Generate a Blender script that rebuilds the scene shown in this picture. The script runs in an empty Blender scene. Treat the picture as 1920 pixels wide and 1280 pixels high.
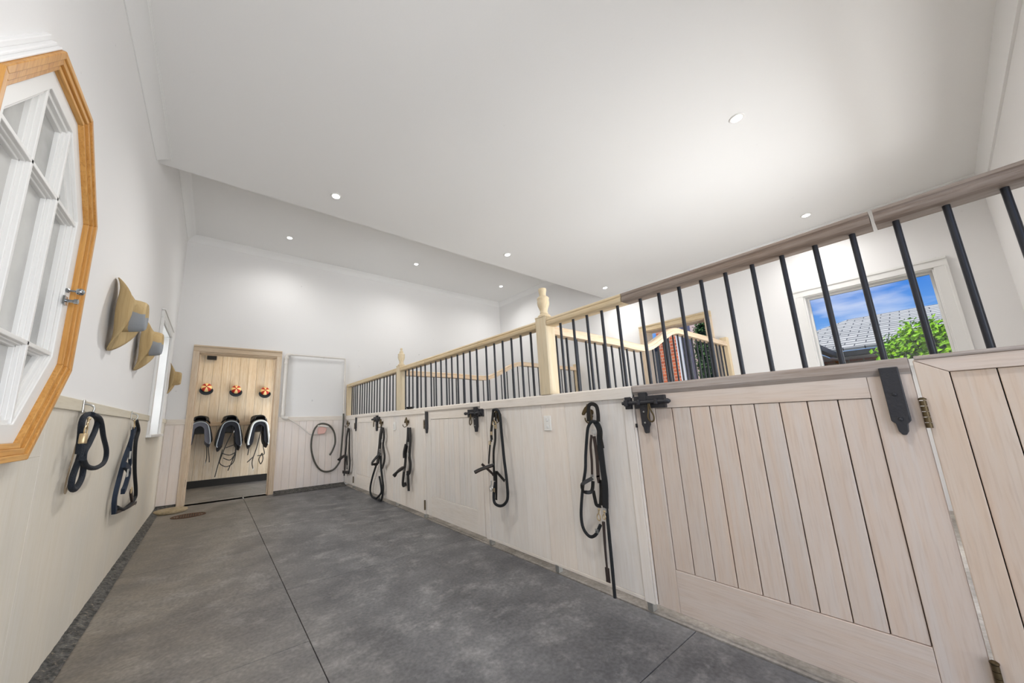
import bpy, math, random
from mathutils import Vector, Matrix
R = math.radians
S = bpy.context.scene
C = S.collection
# ---------------------------------------------------------------- camera
def make_camera():
    f, yaw, pitch, roll = 649.988, R(36.928), R(10.634), R(-2.134)
    fw = Vector((math.sin(yaw)*math.cos(pitch), math.cos(yaw)*math.cos(pitch), math.sin(pitch)))
    r0 = Vector((math.cos(yaw), -math.sin(yaw), 0)); u0 = r0.cross(fw)
    r = math.cos(roll)*r0 + math.sin(roll)*u0
    u = -math.sin(roll)*r0 + math.cos(roll)*u0
    cd = bpy.data.cameras.new('camera'); co = bpy.data.objects.new('camera', cd); C.objects.link(co)
    m = Matrix((r, u, -fw)).transposed().to_4x4(); m.translation = Vector((0.492, 0, 0.956))
    co.matrix_world = m
    cd.sensor_width = 36; cd.sensor_fit = 'HORIZONTAL'; cd.lens = f/1920*36
    cd.shift_x = 71.24/1920; cd.shift_y = 24.9/1920
    cd.clip_start = 0.02; cd.clip_end = 500
    S.camera = co
make_camera()
S.view_settings.view_transform = 'Standard'; S.view_settings.look = 'None'
S.view_settings.gamma = 1; S.view_settings.use_curve_mapping = False
S.view_settings.exposure = 0.15
S.cycles.max_bounces = 14; S.cycles.diffuse_bounces = 8; S.cycles.transparent_max_bounces = 12
S.cycles.sample_clamp_indirect = 6
# ---------------------------------------------------------------- sky
def make_world():
    w = bpy.data.worlds.new('sky'); S.world = w; w.use_nodes = True
    n = w.node_tree.nodes; l = w.node_tree.links; n.clear()
    out = n.new('ShaderNodeOutputWorld'); bg = n.new('ShaderNodeBackground')
    tc = n.new('ShaderNodeTexCoord'); sep = n.new('ShaderNodeSeparateXYZ')
    l.new(tc.outputs['Generated'], sep.inputs[0])
    cr = n.new('ShaderNodeValToRGB')
    cr.color_ramp.elements[0].position = 0.0; cr.color_ramp.elements[0].color = (0.55, 0.72, 0.92, 1)
    cr.color_ramp.elements[1].position = 0.42; cr.color_ramp.elements[1].color = (0.03, 0.15, 0.58, 1)
    e = cr.color_ramp.elements.new(0.13); e.color = (0.17, 0.40, 0.80, 1)
    e = cr.color_ramp.elements.new(0.22); e.color = (0.045, 0.22, 0.70, 1)
    l.new(sep.outputs['Z'], cr.inputs[0])
    mp = n.new('ShaderNodeMapping'); mp.inputs['Scale'].default_value = (2.2, 2.2, 9)
    mp.inputs['Location'].default_value = (0.35, 0.2, 0.1)
    l.new(tc.outputs['Generated'], mp.inputs[0])
    ns = n.new('ShaderNodeTexNoise'); ns.inputs['Scale'].default_value = 1.6; ns.inputs['Detail'].default_value = 8
    l.new(mp.outputs[0], ns.inputs['Vector'])
    c2 = n.new('ShaderNodeValToRGB'); c2.color_ramp.elements[0].position = 0.56; c2.color_ramp.elements[1].position = 0.76
    l.new(ns.outputs['Fac'], c2.inputs[0])
    mx = n.new('ShaderNodeMix'); mx.data_type = 'RGBA'
    l.new(c2.outputs[0], mx.inputs['Factor']); l.new(cr.outputs[0], mx.inputs['A'])
    mx.inputs['B'].default_value = (0.86, 0.88, 0.93, 1)
    l.new(mx.outputs['Result'], bg.inputs['Color']); bg.inputs['Strength'].default_value = 1.0
    l.new(bg.outputs[0], out.inputs['Surface'])
make_world()
def lamp(name, kind, loc, rot, energy, color=(1, 1, 1), **kw):
    d = bpy.data.lights.new(name, kind); d.energy = energy; d.color = color
    for k, v in kw.items(): setattr(d, k, v)
    o = bpy.data.objects.new(name, d); C.objects.link(o); o.location = loc; o.rotation_euler = rot
    return o
# sun from beyond the end wall, high
sun = lamp('sun', 'SUN', (0, 8, 10), (0, 0, 0), 5.5, (1, 0.95, 0.86), angle=R(0.6))
sun.rotation_euler = Vector((0.45, -0.75, -1.05)).to_track_quat('-Z', 'Y').to_euler()
# added fill lights, tilted up, outside made-up openings behind the camera
lamp('aisle_fill_light', 'AREA', (1.15, -1.9, 0.75), (R(106), 0, 0), 84, (0.97, 0.985, 1), shape='RECTANGLE', size=3.0, size_y=2.6)
lamp('stall_fill_light', 'AREA', (3.75, -2.0, 0.6), (R(110), 0, 0), 260, (0.97, 0.985, 1), shape='RECTANGLE', size=2.6, size_y=2.4)
lamp('stall_ceiling_fill', 'AREA', (3.85, -1.05, 0.12), (R(138), 0, 0), 34, (1, 0.99, 0.97), shape='RECTANGLE', size=1.3, size_y=0.7)  # added upward fill that brightens the stall ceiling
lamp('tall_window_daylight', 'AREA', (-0.42, 4.98, 1.75), (R(90), 0, R(-90)), 45, (0.95, 0.98, 1), shape='RECTANGLE', size=1.1, size_y=1.5)
DOWNLIGHT_W = 58
# ---------------------------------------------------------------- mesh helpers
def srgb(*c):
    o = []
    for v in c:
        v = v/255; o.append(v/12.92 if v <= 0.04045 else ((v+0.055)/1.055)**2.4)
    return tuple(o)
class MB:
    def __init__(s): s.v = []; s.f = []; s.t = []
    def add(s, vs, fs, tint=(1, 1, 1)):
        b = len(s.v); s.v += [tuple(p) for p in vs]
        for f in fs: s.f.append([b+i for i in f]); s.t.append(tint)
        return s
    def box(s, x0, x1, y0, y1, z0, z1, tint=(1, 1, 1)):
        x0, x1 = min(x0, x1), max(x0, x1); y0, y1 = min(y0, y1), max(y0, y1); z0, z1 = min(z0, z1), max(z0, z1)
        v = [(x, y, z) for x in (x0, x1) for y in (y0, y1) for z in (z0, z1)]
        return s.add(v, [(0, 1, 3, 2), (4, 6, 7, 5), (0, 4, 5, 1), (2, 3, 7, 6), (0, 2, 6, 4), (1, 5, 7, 3)], tint)
    def prism(s, poly, axis, a, b, tint=(1, 1, 1), shear=0.0, shear2=0.0):
        """poly: 2D points in the two other axes (x,y / x,z / y,z order); extruded a..b on axis"""
        def P(p, t):
            return {'x': (t, p[0], p[1]), 'y': (p[0], t, p[1]), 'z': (p[0], p[1], t)}[axis]
        n = len(poly)
        v = [P(p, a) for p in poly]+[P(p, b) for p in poly]
        f = [tuple(range(n)), tuple(range(2*n-1, n-1, -1))]+[(i, i+n, (i+1) % n+n, (i+1) % n) for i in range(n)]
        return s.add(v, f, tint)
    def sweep(s, pts, prof, closed=False, up=None, tint=(1, 1, 1), scale=None):
        """prof: 2D outline; local frame = (side, up)"""
        P = [Vector(p) for p in pts]; n = len(P); m = len(prof); rings = []
        prev = None
        for i in range(n):
            if closed: t = P[(i+1) % n]-P[i-1]
            else: t = P[min(i+1, n-1)]-P[max(i-1, 0)]
            if t.length < 1e-9: t = Vector((0, 0, 1))
            t.normalize()
            if up is not None: a = Vector(up)
            elif prev is None:
                a = Vector((0, 0, 1)) if abs(t.z) < 0.9 else Vector((1, 0, 0))
            else: a = prev
            a = (a-t*a.dot(t))
            if a.length < 1e-6: a = prev if prev is not None else Vector((1, 0, 0))
            a.normalize(); prev = a; sd = t.cross(a)
            k = scale[i] if scale else 1
            rings.append([P[i]+sd*(q[0]*k)+a*(q[1]*k) for q in prof])
        v = [p for r in rings for p in r]; f = []
        for i in range(n if closed else n-1):
            j = (i+1) % n
            for k in range(m):
                f.append((i*m+k, i*m+(k+1) % m, j*m+(k+1) % m, j*m+k))
        if not closed:
            f.append(tuple(range(m-1, -1, -1))); f.append(tuple((n-1)*m+k for k in range(m)))
        return s.add(v, f, tint)
    def tube(s, pts, r, seg=8, closed=False, tint=(1, 1, 1), scale=None):
        return s.sweep(pts, [(r*math.cos(2*math.pi*k/seg), r*math.sin(2*math.pi*k/seg)) for k in range(seg)], closed, None, tint, scale)
    def lathe(s, prof, origin=(0, 0, 0), axis=(0, 0, 1), seg=20, tint=(1, 1, 1)):
        """prof: (radius, height) from bottom to top"""
        a = Vector(axis).normalized(); b = Vector((1, 0, 0)) if abs(a.x) < 0.9 else Vector((0, 1, 0))
        b = (b-a*b.dot(a)).normalized(); c = a.cross(b); o = Vector(origin); v = []; f = []; m = len(prof)
        for k in range(seg):
            q = 2*math.pi*k/seg; d = b*math.cos(q)+c*math.sin(q)
            for r, h in prof: v.append(o+d*r+a*h)
        for k in range(seg):
            k2 = (k+1) % seg
            for i in range(m-1): f.append((k*m+i, k2*m+i, k2*m+i+1, k*m+i+1))
        f.append(tuple(k*m for k in range(seg-1, -1, -1))); f.append(tuple(k*m+m-1 for k in range(seg)))
        return s.add(v, f, tint)
    def grid(s, rows, tint=(1, 1, 1)):
        m = len(rows[0]); v = [p for r in rows for p in r]
        f = [(i*m+j, i*m+j+1, (i+1)*m+j+1, (i+1)*m+j) for i in range(len(rows)-1) for j in range(m-1)]
        return s.add(v, f, tint)
    def build(s, name, mat, parent=None, smooth=False, bevel=0.0, solid=0.0, weld=False):
        me = bpy.data.meshes.new(name)
        off = Vector((0, 0, 0))
        if parent is not None:
            q = parent
            while q is not None: off += q.location; q = q.parent
        me.from_pydata([Vector(p)-off for p in s.v], [], s.f)
        if any(t != (1, 1, 1) for t in s.t):
            ca = me.color_attributes.new('tint', 'FLOAT_COLOR', 'CORNER')
            for p, t in zip(me.polygons, s.t):
                for li in p.loop_indices: ca.data[li].color = (*t, 1)
        else:
            ca = me.color_attributes.new('tint', 'FLOAT_COLOR', 'CORNER')
            for d in ca.data: d.color = (1, 1, 1, 1)
        me.update()
        import bmesh
        bm = bmesh.new(); bm.from_mesh(me)
        if weld: bmesh.ops.remove_doubles(bm, verts=bm.verts, dist=1e-5)
        bmesh.ops.recalc_face_normals(bm, faces=bm.faces); bm.to_mesh(me); bm.free()
        if smooth:
            for p in me.polygons: p.use_smooth = True
            if smooth != 'all': me.set_sharp_from_angle(angle=R(50))
        me.materials.append(mat)
        o = bpy.data.objects.new(name, me); C.objects.link(o)
        if parent is not None: o.parent = parent
        if solid:
            md = o.modifiers.new('thickness', 'SOLIDIFY'); md.thickness = solid; md.offset = 0
        if bevel:
            md = o.modifiers.new('bevel', 'BEVEL'); md.width = bevel; md.segments = 2; md.limit_method = 'ANGLE'; md.angle_limit = R(40)
        return o
def empty(name, loc, label=None, cat=None, group=None, kind=None):
    o = bpy.data.objects.new(name, None); C.objects.link(o); o.location = loc; o.empty_display_size = 0.1
    return tag(o, label, cat, group, kind)
def tag(o, label=None, cat=None, group=None, kind=None):
    if label: o['label'] = label
    if cat: o['category'] = cat
    if group: o['group'] = group
    if kind: o['kind'] = kind
    return o
def smoothpath(pts, n=6, closed=False):
    P = [Vector(p) for p in pts]; m = len(P); out = []
    for i in range(m if closed else m-1):
        if closed: a, b, c, d = P[i-1], P[i], P[(i+1) % m], P[(i+2) % m]
        else: a, b, c, d = P[max(i-1, 0)], P[i], P[i+1], P[min(i+2, m-1)]
        for k in range(n):
            t = k/n
            out.append(0.5*((2*b)+(c-a)*t+(2*a-5*b+4*c-d)*t*t+(3*b-a-3*c+d)*t**3))
    if not closed: out.append(P[-1])
    return out
# ---------------------------------------------------------------- materials
def newmat(name):
    m = bpy.data.materials.new(name); m.use_nodes = True
    n = m.node_tree.nodes; l = m.node_tree.links
    return m, n, l, n['Principled BSDF']
def plain(name, col, rough=0.5, metal=0.0, bump=0.0, bscale=200, spec=None, coat=0):
    m, n, l, b = newmat(name)
    b.inputs['Base Color'].default_value = (*col, 1); b.inputs['Roughness'].default_value = rough; b.inputs['Metallic'].default_value = metal
    if spec is not None: b.inputs['Specular IOR Level'].default_value = spec
    if coat: b.inputs['Coat Weight'].default_value = coat
    if bump:
        tc = n.new('ShaderNodeTexCoord'); ns = n.new('ShaderNodeTexNoise'); ns.inputs['Scale'].default_value = bscale; ns.inputs['Detail'].default_value = 4
        bp = n.new('ShaderNodeBump'); bp.inputs['Strength'].default_value = bump; bp.inputs['Distance'].default_value = 0.01
        l.new(tc.outputs['Object'], ns.inputs['Vector']); l.new(ns.outputs['Fac'], bp.inputs['Height']); l.new(bp.outputs[0], b.inputs['Normal'])
    return m
def mixcol(n, l, fac, a, b, mode='MIX'):
    mx = n.new('ShaderNodeMix'); mx.data_type = 'RGBA'; mx.blend_type = mode
    for sock, val in (('Factor', fac), ('A', a), ('B', b)):
        if isinstance(val, (tuple, list)): mx.inputs[sock].default_value = (*val, 1) if len(val) == 3 else val
        elif isinstance(val, (int, float)): mx.inputs[sock].default_value = val
        else: l.new(val, mx.inputs[sock])
    return mx.outputs['Result']
def wood(name, ca, cb, cc, grain='z', rough=0.5, scale=1.0, streak=0.55, spec=0.35, knots=0.0):
    """ca base, cb pale streaks, cc dark grain"""
    m, n, l, b = newmat(name)
    geo = n.new('ShaderNodeNewGeometry')
    oi = n.new('ShaderNodeObjectInfo')
    mp = n.new('ShaderNodeMapping')
    sc = {'x': (1.2, 22, 22), 'y': (22, 1.2, 22), 'z': (22, 22, 1.2)}[grain]
    mp.inputs['Scale'].default_value = [v*scale for v in sc]
    l.new(geo.outputs['Position'], mp.inputs[0])
    n1 = n.new('ShaderNodeTexNoise'); n1.inputs['Scale'].default_value = 1.6; n1.inputs['Detail'].default_value = 7; n1.inputs['Roughness'].default_value = 0.62
    n1.inputs['Distortion'].default_value = 0.4
    l.new(mp.outputs[0], n1.inputs['Vector'])
    n2 = n.new('ShaderNodeTexNoise'); n2.inputs['Scale'].default_value = 7.5; n2.inputs['Detail'].default_value = 4
    l.new(mp.outputs[0], n2.inputs['Vector'])
    n3 = n.new('ShaderNodeTexNoise'); n3.inputs['Scale'].default_value = 2.4; n3.inputs['Detail'].default_value = 3
    l.new(geo.outputs['Position'], n3.inputs['Vector'])
    r1 = n.new('ShaderNodeValToRGB'); r1.color_ramp.elements[0].position = 0.35; r1.color_ramp.elements[1].position = 0.68
    l.new(n1.outputs['Fac'], r1.inputs[0])
    c = mixcol(n, l, r1.outputs[0], ca, cb)
    r2 = n.new('ShaderNodeValToRGB'); r2.color_ramp.elements[0].position = 0.50; r2.color_ramp.elements[1].position = 0.78
    r2.color_ramp.elements[1].color = (streak, streak, streak, 1)
    l.new(n2.outputs['Fac'], r2.inputs[0])
    c = mixcol(n, l, r2.outputs[0], c, cc)
    r3 = n.new('ShaderNodeValToRGB'); r3.color_ramp.elements[0].position = 0.3; r3.color_ramp.elements[1].position = 0.75
    r3.color_ramp.elements[0].color = (1.03, 1.0, 0.97, 1); r3.color_ramp.elements[1].color = (0.93, 0.935, 0.95, 1)
    l.new(n3.outputs['Fac'], r3.inputs[0])
    c = mixcol(n, l, 1.0, c, r3.outputs[0], 'MULTIPLY')
    at = n.new('ShaderNodeAttribute'); at.attribute_name = 'tint'
    c = mixcol(n, l, 1.0, c, at.outputs['Color'], 'MULTIPLY')
    l.new(c, b.inputs['Base Color']); b.inputs['Roughness'].default_value = rough; b.inputs['Specular IOR Level'].default_value = spec
    bp = n.new('ShaderNodeBump'); bp.inputs['Strength'].default_value = 0.12; bp.inputs['Distance'].default_value = 0.004
    l.new(n2.outputs['Fac'], bp.inputs['Height']); l.new(bp.outputs[0], b.inputs['Normal'])
    return m
def plaster(name, col, spots=0.05):
    m, n, l, b = newmat(name)
    geo = n.new('ShaderNodeNewGeometry')
    ns = n.new('ShaderNodeTexNoise'); ns.inputs['Scale'].default_value = 0.9; ns.inputs['Detail'].default_value = 4
    l.new(geo.outputs['Position'], ns.inputs['Vector'])
    c = mixcol(n, l, ns.outputs['Fac'], tuple(v*0.97 for v in col), tuple(min(1, v*1.02) for v in col))
    sp = n.new('ShaderNodeTexNoise'); sp.inputs['Scale'].default_value = 14; sp.inputs['Detail'].default_value = 2
    l.new(geo.outputs['Position'], sp.inputs['Vector'])
    rr = n.new('ShaderNodeValToRGB'); rr.color_ramp.elements[0].position = 0.76; rr.color_ramp.elements[1].position = 0.80
    l.new(sp.outputs['Fac'], rr.inputs[0])
    c = mixcol(n, l, rr.outputs[0], c, tuple(v*(1-spots*4) for v in col))
    l.new(c, b.inputs['Base Color']); b.inputs['Roughness'].default_value = 0.75; b.inputs['Specular IOR Level'].default_value = 0.2
    n2 = n.new('ShaderNodeTexNoise'); n2.inputs['Scale'].default_value = 90
    l.new(geo.outputs['Position'], n2.inputs['Vector'])
    bp = n.new('ShaderNodeBump'); bp.inputs['Strength'].default_value = 0.05; bp.inputs['Distance'].default_value = 0.005
    l.new(n2.outputs['Fac'], bp.inputs['Height']); l.new(bp.outputs[0], b.inputs['Normal'])
    return m
def ground(name, a, bcol, dust, dustpos=(0.52, 0.72), scale=1.0, rough=0.45, brown=None):
    m, n, l, b = newmat(name)
    geo = n.new('ShaderNodeNewGeometry')
    n1 = n.new('ShaderNodeTexNoise'); n1.inputs['Scale'].default_value = 1.7*scale; n1.inputs['Detail'].default_value = 9; n1.inputs['Roughness'].default_value = 0.62
    l.new(geo.outputs['Position'], n1.inputs['Vector'])
    r1 = n.new('ShaderNodeValToRGB'); r1.color_ramp.elements[0].position = 0.36; r1.color_ramp.elements[1].position = 0.66
    l.new(n1.outputs['Fac'], r1.inputs[0]); c = mixcol(n, l, r1.outputs[0], a, bcol)
    n2 = n.new('ShaderNodeTexNoise'); n2.inputs['Scale'].default_value = 2.3*scale; n2.inputs['Detail'].default_value = 10; n2.inputs['Roughness'].default_value = 0.72; n2.inputs['Distortion'].default_value = 0.15
    mp = n.new('ShaderNodeMapping'); mp.inputs['Location'].default_value = (3, 7, 1); mp.inputs['Scale'].default_value = (1, 1.3, 1)
    l.new(geo.outputs['Position'], mp.inputs[0]); l.new(mp.outputs[0], n2.inputs['Vector'])
    r2 = n.new('ShaderNodeValToRGB'); r2.color_ramp.elements[0].position = dustpos[0]; r2.color_ramp.elements[1].position = dustpos[1]
    r2.color_ramp.elements[1].color = (0.75, 0.75, 0.75, 1)
    l.new(n2.outputs['Fac'], r2.inputs[0]); c = mixcol(n, l, r2.outputs[0], c, dust)
    if brown:  # brown towards the left wall paints the panel's reflection into the floor colour
        sep = n.new('ShaderNodeSeparateXYZ'); l.new(geo.outputs['Position'], sep.inputs[0])
        mr = n.new('ShaderNodeMapRange'); mr.inputs['From Min'].default_value = 1.25; mr.inputs['From Max'].default_value = 0.1
        l.new(sep.outputs['X'], mr.inputs['Value'])
        ml = n.new('ShaderNodeMath'); ml.operation = 'MULTIPLY'; l.new(mr.outputs[0], ml.inputs[0]); l.new(n1.outputs['Fac'], ml.inputs[1])
        c = mixcol(n, l, ml.outputs[0], c, brown)
    n3 = n.new('ShaderNodeTexNoise'); n3.inputs['Scale'].default_value = 60; n3.inputs['Detail'].default_value = 3
    l.new(geo.outputs['Position'], n3.inputs['Vector'])
    c = mixcol(n, l, 0.6, c, n3.outputs['Fac'], 'SOFT_LIGHT')
    n4 = n.new('ShaderNodeTexNoise'); n4.inputs['Scale'].default_value = 0.8*scale; n4.inputs['Detail'].default_value = 6; n4.inputs['Roughness'].default_value = 0.65; n4.inputs['Distortion'].default_value = 0.8
    mp4 = n.new('ShaderNodeMapping'); mp4.inputs['Location'].default_value = (1.7, 4.2, 0); l.new(geo.outputs['Position'], mp4.inputs[0]); l.new(mp4.outputs[0], n4.inputs['Vector'])
    r4 = n.new('ShaderNodeValToRGB'); r4.color_ramp.elements[0].position = 0.36; r4.color_ramp.elements[1].position = 0.64
    r4.color_ramp.elements[0].color = (0.80, 0.80, 0.81, 1); r4.color_ramp.elements[1].color = (1.26, 1.26, 1.25, 1)
    l.new(n4.outputs['Fac'], r4.inputs[0]); c = mixcol(n, l, 1.0, c, r4.outputs[0], 'MULTIPLY')
    l.new(c, b.inputs['Base Color'])
    rr = n.new('ShaderNodeMapRange'); rr.inputs['To Min'].default_value = rough-0.08; rr.inputs['To Max'].default_value = rough+0.25
    l.new(n2.outputs['Fac'], rr.inputs['Value']); l.new(rr.outputs[0], b.inputs['Roughness'])
    bp = n.new('ShaderNodeBump'); bp.inputs['Strength'].default_value = 0.25; bp.inputs['Distance'].default_value = 0.004
    l.new(n3.outputs['Fac'], bp.inputs['Height']); l.new(bp.outputs[0], b.inputs['Normal'])
    return m
def brickmat(name, c1, c2, mortar, scale=1.0, axes='yz', bw=0.24, bh=0.086, ms=0.012, rough=0.85):
    m, n, l, b = newmat(name)
    geo = n.new('ShaderNodeNewGeometry'); sep = n.new('ShaderNodeSeparateXYZ'); cmb = n.new('ShaderNodeCombineXYZ')
    l.new(geo.outputs['Position'], sep.inputs[0])
    l.new(sep.outputs[axes[0].upper()], cmb.inputs[0]); l.new(sep.outputs[axes[1].upper()], cmb.inputs[1])
    br = n.new('ShaderNodeTexBrick'); br.inputs['Scale'].default_value = scale
    br.inputs['Color1'].default_value = (*c1, 1); br.inputs['Color2'].default_value = (*c2, 1); br.inputs['Mortar'].default_value = (*mortar, 1)
    br.inputs['Brick Width'].default_value = bw; br.inputs['Row Height'].default_value = bh; br.inputs['Mortar Size'].default_value = ms
    l.new(cmb.outputs[0], br.inputs['Vector']); l.new(br.outputs['Color'], b.inputs['Base Color']); b.inputs['Roughness'].default_value = rough
    bp = n.new('ShaderNodeBump'); bp.inputs['Strength'].default_value = 0.4; bp.invert = True; bp.inputs['Distance'].default_value = 0.01
    l.new(br.outputs['Fac'], bp.inputs['Height']); l.new(bp.outputs[0], b.inputs['Normal'])
    return m
def attrmat(name, base, rough=0.6, bump=0.1, bscale=60):
    m = plain(name, base, rough, 0, bump, bscale); n = m.node_tree.nodes; l = m.node_tree.links
    at = n.new('ShaderNodeAttribute'); at.attribute_name = 'tint'
    l.new(at.outputs['Color'], n['Principled BSDF'].inputs['Base Color']); return m
M = {}
M['wall'] = plaster('white_wall_paint', srgb(228, 227, 226))
M['ceil'] = plaster('ceiling_paint', srgb(229, 229, 228), 0.01)
M['white'] = plain('white_gloss_paint', srgb(222, 221, 218), 0.4)
M['lime_z'] = wood('limewashed_boards', srgb(225, 217, 207), srgb(230, 225, 218), srgb(198, 185, 170), 'z', streak=0.3)
M['lime_y'] = wood('limewashed_rail', srgb(223, 215, 204), srgb(229, 223, 215), srgb(194, 180, 164), 'y', streak=0.4)
M['far_z'] = wood('end_wall_boards', srgb(234, 224, 216), srgb(236, 229, 224), srgb(212, 194, 182), 'z', streak=0.3)
M['lime_x'] = wood('limewashed_rail_across', srgb(223, 215, 204), srgb(229, 223, 215), srgb(194, 180, 164), 'x', streak=0.4)
M['pink_z'] = wood('pinkish_limewashed_boards', srgb(208, 190, 174), srgb(208, 198, 189), srgb(176, 152, 132), 'z', streak=0.35)
M['pink_y'] = wood('pinkish_limewashed_rail', srgb(206, 189, 174), srgb(210, 199, 189), srgb(168, 146, 126), 'y', streak=0.35)
M['tan_z'] = wood('tan_limewashed_boards', srgb(206, 186, 166), srgb(208, 195, 181), srgb(174, 147, 122), 'z', streak=0.35)
M['cream'] = wood('cream_limewashed_panel', srgb(212, 206, 192), srgb(216, 211, 200), srgb(194, 182, 162), 'z', streak=0.3)
M['cream_y'] = wood('cream_limewashed_rail', srgb(206, 199, 180), srgb(212, 206, 190), srgb(180, 166, 142), 'y', streak=0.3)
M['tackwood_z'] = wood('tack_room_boards', srgb(202, 184, 156), srgb(214, 204, 188), srgb(158, 128, 92), 'z', streak=0.45)
M['honey_y'] = wood('pale_pine_rail', srgb(204, 182, 144), srgb(212, 196, 166), srgb(156, 130, 94), 'y', streak=0.5, scale=1.3)
M['honey_x'] = wood('pale_pine_cross_rail', srgb(206, 182, 152), srgb(216, 198, 174), srgb(166, 134, 100), 'x', streak=0.5, scale=1.3)
M['honey_z'] = wood('pale_pine_post', srgb(212, 192, 156), srgb(218, 204, 176), srgb(170, 142, 102), 'z', streak=0.45)
M['bleach_z'] = wood('bleached_post', srgb(204, 186, 154), srgb(210, 198, 172), srgb(150, 146, 120), 'z', streak=0.4)
M['weather_y'] = wood('weathered_brown_rail', srgb(116, 98, 84), srgb(146, 134, 124), srgb(90, 70, 54), 'y', streak=0.6, scale=1.2)
M['silver_y'] = wood('silvered_rail', srgb(156, 144, 134), srgb(176, 168, 162), srgb(122, 102, 86), 'y', streak=0.5, scale=1.2)
M['jamb_z'] = wood('door_jamb_timber', srgb(208, 186, 158), srgb(218, 204, 184), srgb(166, 136, 104), 'z', streak=0.5)
M['jamb_x'] = wood('door_head_timber', srgb(196, 174, 146), srgb(206, 190, 168), srgb(150, 122, 92), 'x', streak=0.5)
M['oak'] = wood('orange_oak', srgb(188, 134, 66), srgb(206, 156, 88), srgb(142, 90, 34), 'z', rough=0.4, streak=0.6, scale=1.1)
M['oak_y'] = wood('orange_oak_across', srgb(198, 146, 76), srgb(214, 166, 98), srgb(146, 92, 38), 'y', rough=0.4, streak=0.6, scale=1.1)
M['iron'] = plain('black_iron', srgb(38, 38, 42), 0.5, 0.0, 0.15, 120, spec=0.5)
M['bar'] = plain('black_painted_bar', srgb(26, 28, 35), 0.4, 0.0)
M['steel'] = plain('zinc_steel', srgb(190, 190, 186), 0.3, 0.9)
M['chrome'] = plain('chrome', srgb(175, 180, 185), 0.15, 1.0)
M['brass'] = plain('tarnished_brass', srgb(92, 78, 54), 0.45, 0.7)
M['gold'] = plain('pale_brass', srgb(200, 178, 140), 0.35, 0.7)
M['leather'] = plain('black_leather', srgb(17, 16, 16), 0.5, 0, 0.2, 150)
M['brownleather'] = plain('brown_leather', srgb(52, 40, 36), 0.55, 0, 0.2, 150)
M['rope'] = plain('black_rope', srgb(22, 25, 28), 0.75, 0, 0.5, 260)
M['navyrope'] = plain('navy_rope', srgb(14, 24, 36), 0.7, 0, 0.7, 260)
M['navyweb'] = plain('navy_webbing', srgb(14, 32, 52), 0.7, 0, 0.3, 300)
M['cord'] = plain('beige_line', srgb(150, 132, 108), 0.8)
M['plastic'] = plain('white_plastic', srgb(228, 226, 220), 0.35)
M['pvc'] = plain('painted_pipe', srgb(214, 209, 202), 0.35)
M['hose'] = plain('dark_hose', srgb(74, 72, 64), 0.5)
M['pinkplastic'] = plain('faded_pink_plastic', srgb(222, 176, 166), 0.5)
M['felt'] = wood('tan_felt', srgb(176, 152, 108), srgb(188, 167, 126), srgb(140, 114, 72), 'z', rough=0.85, streak=0.5, scale=0.4)
M['mats'] = ground('rubber_mat', srgb(80, 80, 82), srgb(100, 100, 101), srgb(150, 148, 146), (0.50, 0.76), 2.2, 0.42, brown=srgb(120, 109, 92))
M['concrete'] = ground('dusty_concrete', srgb(120, 114, 106), srgb(150, 143, 134), srgb(178, 171, 162), (0.45, 0.7), 1.6, 0.7)
M['grime'] = ground('grimy_kerb', srgb(34, 34, 34), srgb(92, 90, 86), srgb(150, 138, 120), (0.55, 0.70), 22, 0.8)
M['seam'] = plain('dark_seam', srgb(38, 36, 34), 0.9)
M['blackplastic'] = plain('black_plastic', srgb(16, 16, 18), 0.35)
M['lid'] = ground('stone_lid', srgb(136, 120, 92), srgb(158, 142, 112), srgb(176, 164, 140), (0.5, 0.7), 5, 0.7)
M['rust'] = plain('rusty_iron', srgb(86, 60, 42), 0.7, 0.3, 0.4, 90)
M['brick'] = brickmat('orange_brick', srgb(214, 112, 66), srgb(176, 84, 52), srgb(206, 160, 130))
M['brickdark'] = brickmat('red_brick', srgb(150, 78, 48), srgb(112, 58, 38), srgb(130, 106, 84))
M['gutter'] = plain('charcoal_gutter', srgb(52, 56, 58), 0.5)
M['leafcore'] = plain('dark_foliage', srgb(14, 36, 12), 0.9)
M['render'] = plaster('pink_render', srgb(224, 198, 188))
M['capred'] = attrmat('cap_panels', srgb(160, 30, 20), 0.6)
M['capnavy'] = plain('navy_felt', srgb(16, 34, 48), 0.7, 0, 0.2, 200)
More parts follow.
